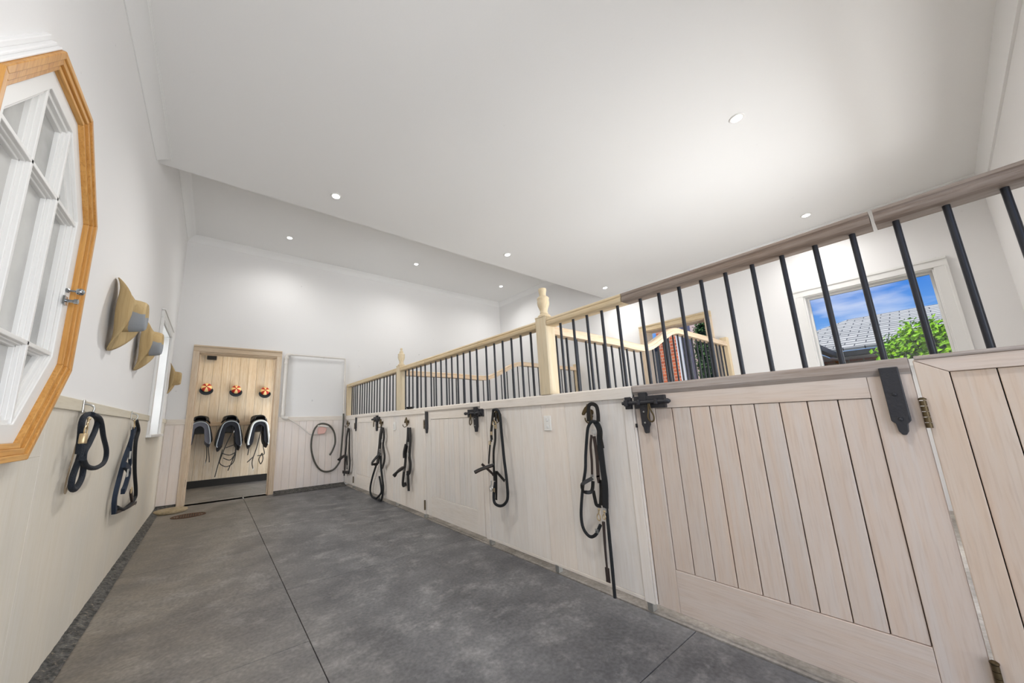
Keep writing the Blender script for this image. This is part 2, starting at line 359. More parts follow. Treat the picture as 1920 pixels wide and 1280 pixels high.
def roofmat():
    m, n, l, b = newmat('slate_roof')
    tc = n.new('ShaderNodeTexCoord')
    br = n.new('ShaderNodeTexBrick'); br.inputs['Scale'].default_value = 1
    br.inputs['Color1'].default_value = (*srgb(188, 188, 178), 1); br.inputs['Color2'].default_value = (*srgb(164, 165, 156), 1); br.inputs['Mortar'].default_value = (*srgb(60, 62, 62), 1)
    br.inputs['Brick Width'].default_value = 0.34; br.inputs['Row Height'].default_value = 0.27; br.inputs['Mortar Size'].default_value = 0.010
    l.new(tc.outputs['UV'], br.inputs['Vector']); b.inputs['Roughness'].default_value = 0.7
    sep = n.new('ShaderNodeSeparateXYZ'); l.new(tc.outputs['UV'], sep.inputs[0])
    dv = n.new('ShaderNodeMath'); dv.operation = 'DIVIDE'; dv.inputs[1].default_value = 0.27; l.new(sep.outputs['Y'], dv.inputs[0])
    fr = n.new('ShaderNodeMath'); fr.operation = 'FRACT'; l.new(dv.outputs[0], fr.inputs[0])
    lt = n.new('ShaderNodeMath'); lt.operation = 'LESS_THAN'; lt.inputs[1].default_value = 0.26; l.new(fr.outputs[0], lt.inputs[0])  # dark band per course paints the slate edge and its shadow line
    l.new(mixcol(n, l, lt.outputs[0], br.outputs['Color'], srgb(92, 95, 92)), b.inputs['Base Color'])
    return m
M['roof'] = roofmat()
def leafmat(name, a, bb):
    m, n, l, b = newmat(name)
    at = n.new('ShaderNodeAttribute'); at.attribute_name = 'tint'
    l.new(mixcol(n, l, 1.0, a, at.outputs['Color'], 'MULTIPLY'), b.inputs['Base Color'])
    b.inputs['Roughness'].default_value = 0.5
    b.inputs['Specular IOR Level'].default_value = 0.2
    return m
M['leaf'] = leafmat('green_leaves', srgb(124, 176, 8), None)
M['ivy'] = leafmat('dark_ivy_leaves', srgb(84, 120, 70), None)
def hatmat():
    m = M['felt'].copy(); m.name = 'tan_felt_with_grey_paint'; n = m.node_tree.nodes; l = m.node_tree.links; b = n['Principled BSDF']
    src = b.inputs['Base Color'].links[0].from_socket
    tc = n.new('ShaderNodeTexCoord'); sep = n.new('ShaderNodeSeparateXYZ'); l.new(tc.outputs['Object'], sep.inputs[0])
    ns = n.new('ShaderNodeTexNoise'); ns.inputs['Scale'].default_value = 14; l.new(tc.outputs['Object'], ns.inputs['Vector'])
    # a worn grey patch low on the front of the crown (object space)
    a1 = n.new('ShaderNodeMath'); a1.operation = 'MULTIPLY_ADD'; a1.inputs[1].default_value = 0.06; l.new(ns.outputs['Fac'], a1.inputs[0]); l.new(sep.outputs['Z'], a1.inputs[2])
    lt = n.new('ShaderNodeMath'); lt.operation = 'LESS_THAN'; lt.inputs[1].default_value = 0.035; l.new(a1.outputs[0], lt.inputs[0])
    a2 = n.new('ShaderNodeMath'); a2.operation = 'MULTIPLY_ADD'; a2.inputs[1].default_value = 0.05; l.new(ns.outputs['Fac'], a2.inputs[0]); l.new(sep.outputs['X'], a2.inputs[2])
    gt = n.new('ShaderNodeMath'); gt.operation = 'GREATER_THAN'; gt.inputs[1].default_value = 0.072; l.new(a2.outputs[0], gt.inputs[0])
    mu = n.new('ShaderNodeMath'); mu.operation = 'MULTIPLY'; l.new(lt.outputs[0], mu.inputs[0]); l.new(gt.outputs[0], mu.inputs[1])
    l.new(mixcol(n, l, mu.outputs[0], src, srgb(142, 146, 150)), b.inputs['Base Color'])
    return m
M['hatpaint'] = hatmat()
def glassmat(name, rough=0.0, col=(1, 1, 1)):
    m, n, l, b = newmat(name)
    out = n['Material Output']; n.remove(b)
    tr = n.new('ShaderNodeBsdfTransparent'); gl = n.new('ShaderNodeBsdfGlossy'); gl.inputs['Roughness'].default_value = rough
    tr.inputs['Color'].default_value = (*col, 1)
    fr = n.new('ShaderNodeFresnel'); fr.inputs['IOR'].default_value = 1.45
    mx = n.new('ShaderNodeMixShader'); l.new(fr.outputs[0], mx.inputs[0]); l.new(tr.outputs[0], mx.inputs[1]); l.new(gl.outputs[0], mx.inputs[2])
    l.new(mx.outputs[0], out.inputs['Surface']); return m
M['glass'] = glassmat('clear_glass')
def frosted():
    m, n, l, b = newmat('dusty_glass')
    tc = n.new('ShaderNodeNewGeometry'); ns = n.new('ShaderNodeTexNoise'); ns.inputs['Scale'].default_value = 3; ns.inputs['Detail'].default_value = 5
    l.new(tc.outputs['Position'], ns.inputs['Vector'])
    rr = n.new('ShaderNodeValToRGB'); rr.color_ramp.elements[0].position = 0.35; rr.color_ramp.elements[1].position = 0.62
    rr.color_ramp.elements[0].color = (*srgb(150, 150, 147), 1); rr.color_ramp.elements[1].color = (*srgb(190, 189, 185), 1)
    l.new(ns.outputs['Fac'], rr.inputs[0]); l.new(rr.outputs[0], b.inputs['Base Color']); b.inputs['Roughness'].default_value = 0.08
    b.inputs['Specular IOR Level'].default_value = 0.7
    return m
M['dustglass'] = frosted()
def emis(name, col, s):
    m, n, l, b = newmat(name); b.inputs['Emission Color'].default_value = (*col, 1); b.inputs['Emission Strength'].default_value = s
    b.inputs['Base Color'].default_value = (*col, 1); return m
M['lamp'] = emis('downlight_lens', (1, 0.99, 0.95), 12)
# ================================================================ the setting
L, W, WR, H1, H2, LS, YN = 6.05, 2.285, 5.86, 2.98, 3.70, 3.28, -0.52
rnd = random.Random(4)
def struct(o): o['kind'] = 'structure'; return o
def wall_cells(plane, a, b, u0, u1, z0, z1, holes):
    """a wall slab with rectangular openings, as one mesh; plane 'x' or 'y' is the thin axis"""
    us = sorted({u0, u1}|{h[0] for h in holes}|{h[1] for h in holes}); zs = sorted({z0, z1}|{h[2] for h in holes}|{h[3] for h in holes})
    m = MB()
    for i in range(len(us)-1):
        for j in range(len(zs)-1):
            cu, cz = (us[i]+us[i+1])/2, (zs[j]+zs[j+1])/2
            if any(h[0] < cu < h[1] and h[2] < cz < h[3] for h in holes): continue
            if plane == 'x': m.box(a, b, us[i], us[i+1], zs[j], zs[j+1])
            else: m.box(us[i], us[i+1], a, b, zs[j], zs[j+1])
    return m
WA = (-0.148, 0.77, 1.33, 2.21)      # right-hand window y0,y1,z0,z1
WB = (1.79, 2.63, 0.95, 2.225)       # opening with the brick view
WL = (4.55, 5.42, 0.935, 2.07)       # tall window in the left wall
DO = (0.27, 1.22, 0.0, 2.03)         # doorway to the tack room x0,x1
CY, CZ = 1.57, 1.498                 # centre of the octagonal window
def octa(hw, hh, cy_, cz_):
    return [(CY-hw+cy_, CZ+hh), (CY+hw-cy_, CZ+hh), (CY+hw, CZ+hh-cz_), (CY+hw, CZ-hh+cz_), (CY+hw-cy_, CZ-hh), (CY-hw+cy_, CZ-hh), (CY-hw, CZ-hh+cz_), (CY-hw, CZ+hh-cz_)]
O0 = (0.41, 0.612, 0.26, 0.31)
def inset(d):
    # keep edges parallel while moving in by d
    hw, hh, a, b = O0; h = math.hypot(a, b)
    ca = a-d*(a+b-h)/b; cb = b-d*(a+b-h)/a
    return octa(hw-d, hh-d, ca, cb)
def ring(m, outer, inner, x0, x1, chamfer=0.0):
    n = len(outer); v = []
    for p in outer: v.append((x0, *p))
    for p in outer: v.append((x1, *p))
    for p in inner: v.append((x1-chamfer, *p))
    for p in inner: v.append((x0, *p))
    f = []
    for i in range(n):
        j = (i+1) % n
        for k in range(4):
            k2 = (k+1) % 4
            f.append((k*n+i, k*n+j, k2*n+j, k2*n+i))
    m.add(v, f)
m = wall_cells('x', -0.27, 0, YN, L, -0.02, H2, [WL, (CY-0.42, CY+0.42, CZ-0.62, CZ+0.62)])
oc = inset(0.04); bx = [(oc[0][0], CZ+0.62), (oc[1][0], CZ+0.62), (CY+0.42, oc[2][1]), (CY+0.42, oc[3][1]), (oc[4][0], CZ-0.62), (oc[5][0], CZ-0.62), (CY-0.42, oc[6][1]), (CY-0.42, oc[7][1])]
ring(m, bx, oc, -0.27, 0)
for i, j, c in ((1, 2, (CY+0.42, CZ+0.62)), (3, 4, (CY+0.42, CZ-0.62)), (5, 6, (CY-0.42, CZ-0.62)), (7, 0, (CY-0.42, CZ+0.62))):
    m.prism([bx[i], c, bx[j]], 'x', -0.27, 0)
struct(m.build('wall_left', M['wall']))
struct(wall_cells('x', WR, WR+0.2, YN, L, -0.02, H2, [WA, WB]).build('wall_right', M['wall']))
struct(wall_cells('y', L, L+0.12, -0.27, WR+0.2, -0.02, H2, [DO]).build('wall_far', M['wall']))
struct(wall_cells('y', YN-0.15, YN, -0.27, WR+0.2, -0.02, H1+0.1, [(0.25, 2.1, -0.02, 2.15), (2.95, 4.55, -0.02, 2.05)]).build('wall_near', M['wall']))  # openings added out of view so the fill lights reach the room
m = MB()
m.box(0, WR, YN, LS, H1, H1+0.1).box(0, WR, LS-0.1, LS, H1+0.1, H2).box(-0.27, WR+0.2, LS-0.1, L+0.1, H2, H2+0.1)
struct(m.build('ceiling', M['ceil']))
# cornices
def cove(name, poly, axis, a, b):
    return struct(MB().prism(poly, axis, a, b).build(name, M['ceil'], smooth=True))
def coveprof(w, h):
    return [(0, 0), (0, -h), (0.006, -h), (0.008, -h+0.006), (w*0.35, -h*0.55), (w*0.7, -h*0.2), (w-0.008, -0.010), (w-0.006, -0.007), (w, -0.007), (w, 0)]
cove('trim_1', [(x, H1+z) for x, z in coveprof(0.09, 0.045)], 'y', YN, LS-0.1)
cove('trim_2', [(x, H2+z) for x, z in coveprof(0.095, 0.085)], 'y', LS, L)
cove('trim_3', [(L-x, H2+z) for x, z in coveprof(0.095, 0.085)], 'x', 0, WR)
cove('trim_4', [(WR-x, H2+z) for x, z in coveprof(0.095, 0.085)], 'y', LS, L)
cove('trim_5', [(WR-x, H1+z) for x, z in coveprof(0.02, 0.02)], 'y', YN, LS-0.1)
cove('trim_6', [(YN, H1), (YN, H1-0.24), (YN+0.012, H1-0.24), (YN+0.012, H1)], 'x', 0, WR)
# floor: ground slab in the stalls, grey mats in the aisle
m = MB()
g = 0.0012
for (x0, x1, ys) in ((0.045, 0.927, [YN, 0.25, 1.9, 3.5, 5.15, L+0.3]), (0.9275, W+0.005, [YN, 0.83, 2.53, 4.16, 5.75, L+0.3])):
    for a, b in zip(ys[:-1], ys[1:]):
        m.box(x0+g, x1-g, a+g, b-g, -0.02, 0)
struct(m.build('floor', M['mats'], bevel=0.002))
struct(MB().box(-0.27, W+0.01, YN-0.15, 8.0, -0.08, -0.012).build('floor', M['seam']))
struct(MB().box(W+0.012, WR+0.2, YN-0.15, L+0.1, -0.06, 0.002).build('floor', M['concrete']))
struct(MB().box(-0.27, 2.2, L+0.305, 8.0, -0.02, 0).build('floor', M['mats']))
struct(MB().box(-0.27, 12, YN-6, YN-0.15, -0.06, -0.01).build('floor', M['concrete']))
# grimy kerb strip along the left wall and at the foot of the end wall
def rough_strip(name, x0, x1, y0, y1, zh, n, axis):
    m = MB(); rows = []
    for i in range(n+1):
        t = i/n; row = []
        for j in range(7):
            s = j/6; h = zh*(1-s)+0.004*s + rnd.uniform(-0.004, 0.005)*(0 < j < 6)
            if axis == 'y': row.append((x0+(x1-x0)*s+rnd.uniform(-.002, .002), y0+(y1-y0)*t, max(h, 0.001)))
            else: row.append((x0+(x1-x0)*t, y0+(y1-y0)*s, max(h, 0.001)))
        rows.append(row)
    m.grid(rows); return struct(m.build(name, M['grime'], smooth='all'))
rough_strip('baseboard_left', -0.004, 0.07, YN, L, 0.036, 260, 'y')
rough_strip('baseboard_far', 1.285, W, L+0.0, L-0.16, 0.048, 60, 'x')
rough_strip('baseboard_far', 0.0, 0.205, L+0.0, L-0.06, 0.048, 20, 'x')
# left wall dado: flat sheets with faint joints, and rail
m = MB(); ys = [YN, 0.35, 1.17, 1.96, 2.72, 3.95, 5.15, L]
for a, b in zip(ys[:-1], ys[1:]):
    v = 0.985+rnd.random()*0.03; t = (v, v, v)
    if abs(a-1.17) < 0.01:
        m.box(0, 0.008, a+0.0006, b-0.0006, 0.03, 0.885, t)
        m.add([(0, 1.77, 0.885), (0, 1.9594, 0.885), (0, 1.9594, 1.06), (0, 1.925, 1.06), (0.008, 1.77, 0.885), (0.008, 1.9594, 0.885), (0.008, 1.9594, 1.06), (0.008, 1.925, 1.06)], [(0, 1, 2, 3), (7, 6, 5, 4), (0, 4, 5, 1), (1, 5, 6, 2), (2, 6, 7, 3), (3, 7, 4, 0)], t)
    elif b > WL[0] and a < WL[1]:
        m.box(0, 0.008, a+0.0006, b-0.0006, 0.03, 0.905, t)
        if a < WL[0]-0.08: m.box(0, 0.008, a+0.0006, WL[0]-0.08, 0.905, 1.06, t)
        if b > WL[1]+0.08: m.box(0, 0.008, WL[1]+0.08, b-0.0006, 0.905, 1.06, t)
    else: m.box(0, 0.008, a+0.0006, b-0.0006, 0.03, 1.06, t)
struct(m.build('trim_7', M['cream'], bevel=0.0012))
m = MB().box(0, 0.016, YN, 1.20, 1.058, 1.108).box(0, 0.016, 1.9, WL[0]-0.085, 1.058, 1.108).box(0, 0.016, WL[1]+0.085, L, 1.058, 1.108)
struct(m.build('trim_8', M['cream_y'], bevel=0.003))
# boarding on the end wall
def boards_x(m, y, x0, x1, w, z0, z1, th=0.012, var=0.05):
    x = x0
    while x < x1-0.002:
        e = min(x+w, x1); v = 1-var/2+rnd.random()*var; q = rnd.uniform(-.012, .012)
        m.box(x+0.0012, e-0.0012, y-th, y, z0, z1, (v+q, v, v-q)); x = e
m = MB(); boards_x(m, L-0.002, 0, 0.208, 0.10, 0.045, 1.036); boards_x(m, L-0.002, 1.282, W, 0.10, 0.045, 1.036); m.box(0.0, 0.208, L-0.002, L, 0.04, 1.04).box(1.282, W, L-0.002, L, 0.04, 1.04)
struct(m.build('trim_9', M['far_z'], bevel=0.002))
m = MB().box(0, 0.208, L-0.02, L, 1.036, 1.105).box(1.282, W, L-0.02, L, 1.036, 1.105)
struct(m.build('trim_10', M['lime_x'], bevel=0.004))
# doorway: architrave, lining, stop
d = struct(empty('door_1', (0.745, L, 0)))
m = MB()
for x0, x1 in ((0.205, 0.272), (1.216, 1.283)): m.box(x0, x1, L-0.022, L-0.0003, 0.001, 2.0278)
m.box(0.205, 0.228, L-0.03, L-0.0222, 0.001, 2.0278).box(1.262, 1.283, L-0.03, L-0.0222, 0.001, 2.0278)
m.build('architrave', M['jamb_z'], d, bevel=0.003)
MB().box(0.205, 1.283, L-0.0225, L-0.0003, 2.028, 2.0948).box(0.205, 1.283, L-0.031, L, 2.095, 2.118).build('head_architrave', M['jamb_x'], d, bevel=0.003)
m = MB().box(0.25, 0.272, L-0.001, L+0.125, 0, 2.03).box(1.216, 1.238, L-0.001, L+0.125, 0, 2.03)
m.box(0.272, 0.286, L+0.045, L+0.09, 0, 2.03).box(1.202, 1.216, L+0.045, L+0.09, 0, 2.03)
m.build('jamb_lining', M['jamb_z'], d, bevel=0.002)
MB().box(0.25, 1.238, L-0.001, L+0.125, 2.008, 2.03).box(0.272, 1.216, L+0.045, L+0.09, 1.996, 2.008).build('head_lining', M['jamb_x'], d, bevel=0.002)
for z in (0.28, 1.02): MB().box(0.2715, 0.2735, L+0.012, L+0.038, z-0.045, z+0.045).build('hinge_plate', M['rust'], d)
# tack room beyond
struct(wall_cells('y', 7.8, 7.95, -0.3, 2.2, -0.02, 2.6, []).build('wall_tack_far', M['seam']))
struct(MB().box(-0.33, -0.25, L+0.12, 7.95, 0, 2.6).build('wall_tack_left', M['wall']))
struct(MB().box(2.2, 2.3, L+0.12, 7.95, -0.02, 2.6).build('wall_tack_right', M['wall']))
struct(MB().box(-0.3, 2.3, L+0.12, 7.95, 2.6, 2.7).build('ceiling', M['ceil']))
m = MB(); boards_x(m, 7.8, -0.25, 2.2, 0.135, 0.115, 2.6, 0.014, 0.12)
struct(m.build('trim_11', M['tackwood_z'], bevel=0.002))
struct(MB().box(-0.25, 2.2, 7.772, 7.786, 1.02, 1.085).build('trim_12', M['jamb_x'], bevel=0.003))
struct(MB().box(-0.25, 2.2, 7.77, 7.8, 0, 0.112).build('baseboard_tack', M['seam'], bevel=0.002))
lamp('tack_room_lamp_light', 'AREA', (0.9, 6.95, 2.55), (0, 0, 0), 7, (1, 0.82, 0.58), shape='DISK', size=0.3)
lamp('tack_room_side_fill', 'AREA', (2.1, 6.9, 0.9), (R(90), 0, R(72)), 24, (0.95, 0.98, 1), shape='RECTANGLE', size=0.8, size_y=1.1)  # added fill inside the right wall, no window there; whitens the lower boards
# ---------------------------------------------------------------- octagonal window proud of the left wall
win = struct(empty('window_1', (0, 1.57, 1.498)))
def segs(name, mat_v, mat_h, d0, d1, x0, x1, ch=0.0, bev=0.002):
    A, B = inset(d0), inset(d1); n = 8
    for i in range(n):
        j = (i+1) % n; v = []
        for x, P in ((x0, A), (x1, A), (x1-ch, B), (x0, B)):
            v.append((x, *P[i])); v.append((x, *P[j]))
        m = MB(); m.add(v, [(0, 1, 3, 2), (2, 3, 5, 4), (4, 5, 7, 6), (6, 7, 1, 0), (0, 2, 4, 6), (1, 7, 5, 3)])
        horiz = abs(A[i][1]-A[j][1]) < 1e-6
        m.build(name, mat_h if horiz else mat_v, win, bevel=bev)
segs('oak_frame', M['oak'], M['oak_y'], 0.0, 0.018, -0.001, 0.043)
segs('oak_frame', M['oak'], M['oak_y'], 0.018, 0.036, -0.001, 0.037)
segs('oak_frame', M['oak'], M['oak_y'], 0.036, 0.052, -0.001, 0.029)
# the white plaster moulding only shows above the upper-left slope and top
mm = MB()
A_, B_, C_ = inset(-0.028), inset(-0.014), inset(0.0)
D_ = inset(-0.006)
for (PO, C_, xo) in ((A_, B_, 0.012), (B_, D_, 0.024), (D_, inset(-0.0004), 0.034)):
    for i in (7,):
        j = (i+1) % 8; v = []
        for x, P in ((-0.001, PO), (xo, PO), (xo, C_), (-0.001, C_)):
            v.append((x, *P[i])); v.append((x, *P[j]))
        mm.add(v, [(0, 1, 3, 2), (2, 3, 5, 4), (4, 5, 7, 6), (6, 7, 1, 0), (0, 2, 4, 6), (1, 7, 5, 3)])
tag(mm.build('drip_moulding', M['wall'], win, bevel=0.002), 'white moulding above the slanted side')
m = MB(); ring(m, inset(0.050), inset(0.108), -0.02, 0.014, 0); m.build('sash', M['white'], win, bevel=0.003)
gi = inset(0.106)
# glazing bars: two upright, two level, with stepped moulding
def bar_between(m, axis, c, a, b):
    for hw, x in ((0.018, -0.010), (0.012, 0.000), (0.007, 0.010)):
        if axis == 'z': m.box(-0.03, x, c-hw, c+hw, a, b)
        else: m.box(-0.03, x, a, b, c-hw, c+hw)
GY0, GY1, GZ0, GZ1 = CY-0.302, CY+0.302, CZ-0.504, CZ+0.504
for y in (CY-0.105, CY+0.105):
    m = MB(); bar_between(m, 'z', y, GZ0, GZ1); m.build('glazing_bar', M['white'], win, bevel=0.002)
for z in (CZ-0.255, CZ+0.245):
    m = MB(); bar_between(m, 'y', z, GY0, GY1); m.build('glazing_bar', M['white'], win, bevel=0.002)
m = MB(); ring(m, inset(0.106), inset(0.120), -0.03, 0.004, 0); ring(m, inset(0.118), inset(0.132), -0.03, -0.008, 0)
m.build('glazing_bead', M['white'], win, bevel=0.0015)
m = MB(); gp = inset(0.112); m.add([(0.002-0.028, *p) for p in gp]+[(0.002-0.024, *p) for p in gp], [tuple(range(8)), tuple(range(15, 7, -1))]+[(i, (i+1) % 8, 8+(i+1) % 8, 8+i) for i in range(8)])
# the panes sit just in front of the wall face
o = m.build('glass', M['dustglass'], win); o.location.x = 0
m = MB(); m.lathe([(0.009, 0), (0.009, 0.006), (0.004, 0.010), (0.004, 0.024), (0.011, 0.028), (0.0135, 0.036), (0.011, 0.044), (0.004, 0.048)], (0.014, 1.882, 1.487), (1, 0, 0), 18)
m.build('latch_knob', M['chrome'], win, smooth=True)
m = MB().box(0.014, 0.020, 1.862, 1.892, 1.430, 1.462); m.lathe([(0.006, 0), (0.006, 0.02), (0.010, 0.022), (0.010, 0.032), (0.004, 0.034)], (0.018, 1.877, 1.446), (1, 0, 0), 14)
m.build('latch_catch', M['chrome'], win, smooth=True)
# ---------------------------------------------------------------- tall white window, left wall
w2 = struct(empty('window_2', (0, (WL[0]+WL[1])/2, WL[2])))
y0, y1, z0, z1 = WL
m = MB().box(0.0003, 0.022, y0-0.075, y0, z0-0.003, z1-0.0005).box(0.0003, 0.022, y1, y1+0.075, z0-0.003, z1-0.0005).box(0.0003, 0.0225, y0-0.075, y1+0.075, z1, z1+0.0745).box(0.0003, 0.03, y0-0.09, y1+0.09, z1+0.075, z1+0.09)
m.build('architrave', M['white'], w2, bevel=0.003)
MB().box(-0.2, 0.045, y0-0.09, y1+0.09, z0-0.03, z0-0.004).build('sill', M['white'], w2, bevel=0.004)
m = MB().box(-0.26, 0, y0, y0+0.015, z0-0.003, z1).box(-0.26, 0, y1-0.015, y1, z0-0.003, z1).box(-0.26, 0, y0, y1, z1-0.015, z1)
m.build('reveal_lining', M['white'], w2)
m = MB()
for a, b in ((y0+0.015, y0+0.06), (y1-0.06, y1-0.015)): m.box(-0.22, -0.18, a, b, z0, z1-0.015)
for a, b in ((z0, z0+0.06), (z1-0.07, z1-0.015), ((z0+z1)/2-0.02, (z0+z1)/2+0.02)): m.box(-0.2195, -0.1805, y0+0.015, y1-0.015, a, b)
m.build('sash', M['white'], w2, bevel=0.003)
MB().box(-0.203, -0.199, y0+0.02, y1-0.02, z0+0.01, z1-0.02).build('glass', M['glass'], w2)
# ---------------------------------------------------------------- right wall windows
def right_window(name, b, mat_v, mat_h, tw, glass, sash):
    y0, y1, z0, z1 = b; w = struct(empty(name, (WR, (y0+y1)/2, z0)))
    MB().box(WR-0.022, WR-0.0003, y0-tw, y0, z0-tw, z1-0.0003).box(WR-0.022, WR-0.0003, y1, y1+tw, z0-tw, z1-0.0003).box(WR-0.030, WR-0.0222, y0-tw, y0-tw+0.022, z0-tw, z1-0.0003).box(WR-0.030, WR-0.0222, y1+tw-0.022, y1+tw, z0-tw, z1-0.0003).build('architrave', mat_v, w, bevel=0.003)
    MB().box(WR-0.0225, WR-0.0003, y0-tw, y1+tw, z1, z1+tw).box(WR-0.031, WR-0.0227, y0-tw, y1+tw, z1+tw-0.022, z1+tw+0.002).build('head_architrave', mat_h, w, bevel=0.003)
    MB().box(WR-0.001, WR+0.2, y0-0.012, y0+0.012, z0, z1).box(WR-0.001, WR+0.2, y1-0.012, y1+0.012, z0, z1).box(WR-0.001, WR+0.2, y0, y1, z1-0.012, z1+0.012).box(WR-0.03, WR+0.2, y0-tw, y1+tw, z0-0.02, z0+0.006).build('reveal_lining', mat_v, w, bevel=0.002)
    if sash:
        m = MB()
        for a, c in ((y0+0.012, y0+0.030), (y1-0.030, y1-0.012)): m.box(WR+0.09, WR+0.125, a, c, z0, z1-0.012)
        m.box(WR+0.0905, WR+0.1245, y0+0.012, y1-0.012, z1-0.028, z1-0.012).box(WR+0.0905, WR+0.1245, y0+0.012, y1-0.012, z0, z0+0.06)
        m.build('sash', M['white'], w, bevel=0.003)
    if glass: MB().box(WR+0.105, WR+0.109, y0+0.02, y1-0.02, z0+0.02, z1-0.02).build('glass', M['glass'], w)
right_window('window_3', WA, M['white'], M['white'], 0.085, True, True)
right_window('window_4', WB, M['jamb_z'], M['honey_y'], 0.085, False, False)
# ================================================================ stall front and dividers
BAR_Z0, BAR_Z1 = 1.098, 1.582
barmesh = {}
def add_bar(parent, x, y, z0=BAR_Z0, z1=BAR_Z1, r=0.0085):
    key = (round(z0, 3), round(z1, 3))
    if key not in barmesh:
        m = MB().lathe([(r, 0), (r, z1-z0)], (0, 0, 0), (0, 0, 1), 12)
        o = m.build('bar', M['bar'], None, smooth=True); barmesh[key] = o.data; C.objects.unlink(o); bpy.data.objects.remove(o)
    o = bpy.data.objects.new('bar', barmesh[key]); C.objects.link(o); o.parent = parent
    o.location = Vector((x, y, z0))-parent.location
    return o
def railprof(x, z0, z1, d=0.09):
    """moulded top rail section in (x, z), front at x"""
    h = z1-z0
    return [(x+0.004, z0), (x, z0+0.004), (x, z0+h*0.45), (x+0.006, z0+h*0.52), (x+0.006, z0+h*0.62), (x+0.002, z0+h*0.70), (x+0.004, z0+h*0.88), (x+0.016, z1), (x+d-0.016, z1),
            (x+d-0.004, z0+h*0.88), (x+d-0.002, z0+h*0.70), (x+d-0.006, z0+h*0.62), (x+d-0.006, z0+h*0.52), (x+d, z0+h*0.45), (x+d, z0+0.004), (x+d-0.004, z0)]
def planks_y(m, x, y0, y1, w, z0, z1, th=0.012, var=0.05, gap=0.0009):
    n = max(1, round((y1-y0)/w)); w = (y1-y0)/n
    for i in range(n):
        v = 1-var/2+rnd.random()*var; q = rnd.uniform(-.015, .015)
        m.box(x, x+th, y0+i*w+gap, y0+(i+1)*w-gap, z0, z1, (v+q, v, v-q))
def finial(parent, x, y, z, pointed):
    prof = [(0.048, 0), (0.049, 0.010), (0.040, 0.018), (0.030, 0.026), (0.032, 0.034), (0.027, 0.042), (0.032, 0.060), (0.044, 0.090), (0.047, 0.112), (0.043, 0.128), (0.046, 0.134), (0.047, 0.142), (0.040, 0.150), (0.027, 0.158)]
    prof += [(0.026, 0.175), (0.018, 0.190), (0.012, 0.200), (0.017, 0.210), (0.012, 0.222), (0, 0.226)] if pointed else [(0.025, 0.170), (0.028, 0.185), (0.032, 0.205), (0.030, 0.214), (0.020, 0.218), (0.0, 0.219)]
    return MB().lathe([(r*0.92, h) for r, h in prof], (x, y, z), (0, 0, 1), 24).build('finial', M['bleach_z'], parent, smooth=True)
def latch(parent, y, s, other):
    """y: edge of the door; s=+1 door extends to +y.. bolt plate on the door, keeper beyond the edge"""
    X = W-0.004
    F = lambda a: y+s*a
    m = MB().box(X-0.006, W+0.0118, F(0.008), F(0.165), 0.982, 1.046); lt = m.build('latch', M['iron'], parent, bevel=0.002)
    m = MB().prism([(F(0.035), 1.064), (F(0.075), 1.064), (F(0.073), 0.900), (F(0.066), 0.885), (F(0.062), 0.860), (F(0.055), 0.856), (F(0.048), 0.860), (F(0.044), 0.885), (F(0.037), 0.900)], 'x', X-0.010, W+0.012)
    m.build('back_strap', M['iron'], lt, bevel=0.002)
    m = MB().tube([(X-0.016, F(-0.052), 1.013), (X-0.016, F(0.17), 1.013)], 0.0095, 12)
    m.lathe([(0.004, 0), (0.013, 0.004), (0.013, 0.018), (0.006, 0.028), (0.0, 0.03)], (X-0.016, F(0.168), 1.013), (0, s, 0), 12)
    m.build('bolt', M['iron'], lt, smooth=True)
    for a in (0.03, 0.12): MB().box(X-0.029, W+0.012, F(a), F(a+0.018), 0.999, 1.027).build('staple', M['iron'], lt, bevel=0.004)
    m = MB().box(X-0.006, W+0.012, F(-0.012), F(-0.045), 0.982, 1.046).box(X-0.03, W+0.012, F(-0.018), F(-0.038), 0.997, 1.029)
    m.build('bolt_keeper', M['iron'], other, bevel=0.002)
    P = [(X-0.024, F(0.092), 1.005), (X-0.026, F(0.088), 0.965), (X-0.026, F(0.083), 0.935), (X-0.026, F(0.095), 0.916), (X-0.026, F(0.110), 0.922), (X-0.026, F(0.112), 0.945), (X-0.026, F(0.100), 0.975), (X-0.024, F(0.096), 1.005)]
    tag(MB().tube(smoothpath(P, 5), 0.0042, 8).build('drop_handle', M['brass'], lt, smooth=True), 'brass looped drop handle')
    for z in (0.965, 0.91): MB().lathe([(0.005, 0), (0.004, 0.003), (0, 0.004)], (X-0.010, F(0.056), z), (-1, 0, 0), 10).build('screw', M['steel'], lt, smooth=True)
def strap_hinge(parent, y0, y1, z0=0.858, z1=1.077):
    c = (y0+y1)/2; h = (y1-y0)/2; X = W-0.006
    m = MB().prism([(c-h, z1), (c+h, z1), (c+h, z0+0.045), (c+h*0.6, z0+0.035), (c+h*0.5, z0+0.012), (c+h*0.2, z0), (c-h*0.2, z0), (c-h*0.5, z0+0.012), (c-h*0.6, z0+0.035), (c-h, z0+0.045)], 'x', X, W+0.012)
    o = m.build('strap_hinge', M['iron'], parent, bevel=0.002)
    for z in (z0+0.05, z0+0.13): MB().lathe([(0.006, 0), (0.005, 0.004), (0, 0.005)], (X, c, z), (-1, 0, 0), 10).build('bolt_head', M['iron'], o, smooth=True)
def butt_hinge(parent, y, z):
    m = MB()
    for k in range(5): m.lathe([(0.0075, 0), (0.0075, 0.0155)], (W-0.002, y, z-0.045+k*0.017), (0, 0, 1), 12)
    m.lathe([(0.009, 0), (0.009, 0.004), (0.004, 0.008)], (W-0.002, y, z+0.041), (0, 0, 1), 12)
    tag(m.build('butt_hinge', M['brass'], parent, smooth=True), 'brass butt hinge')
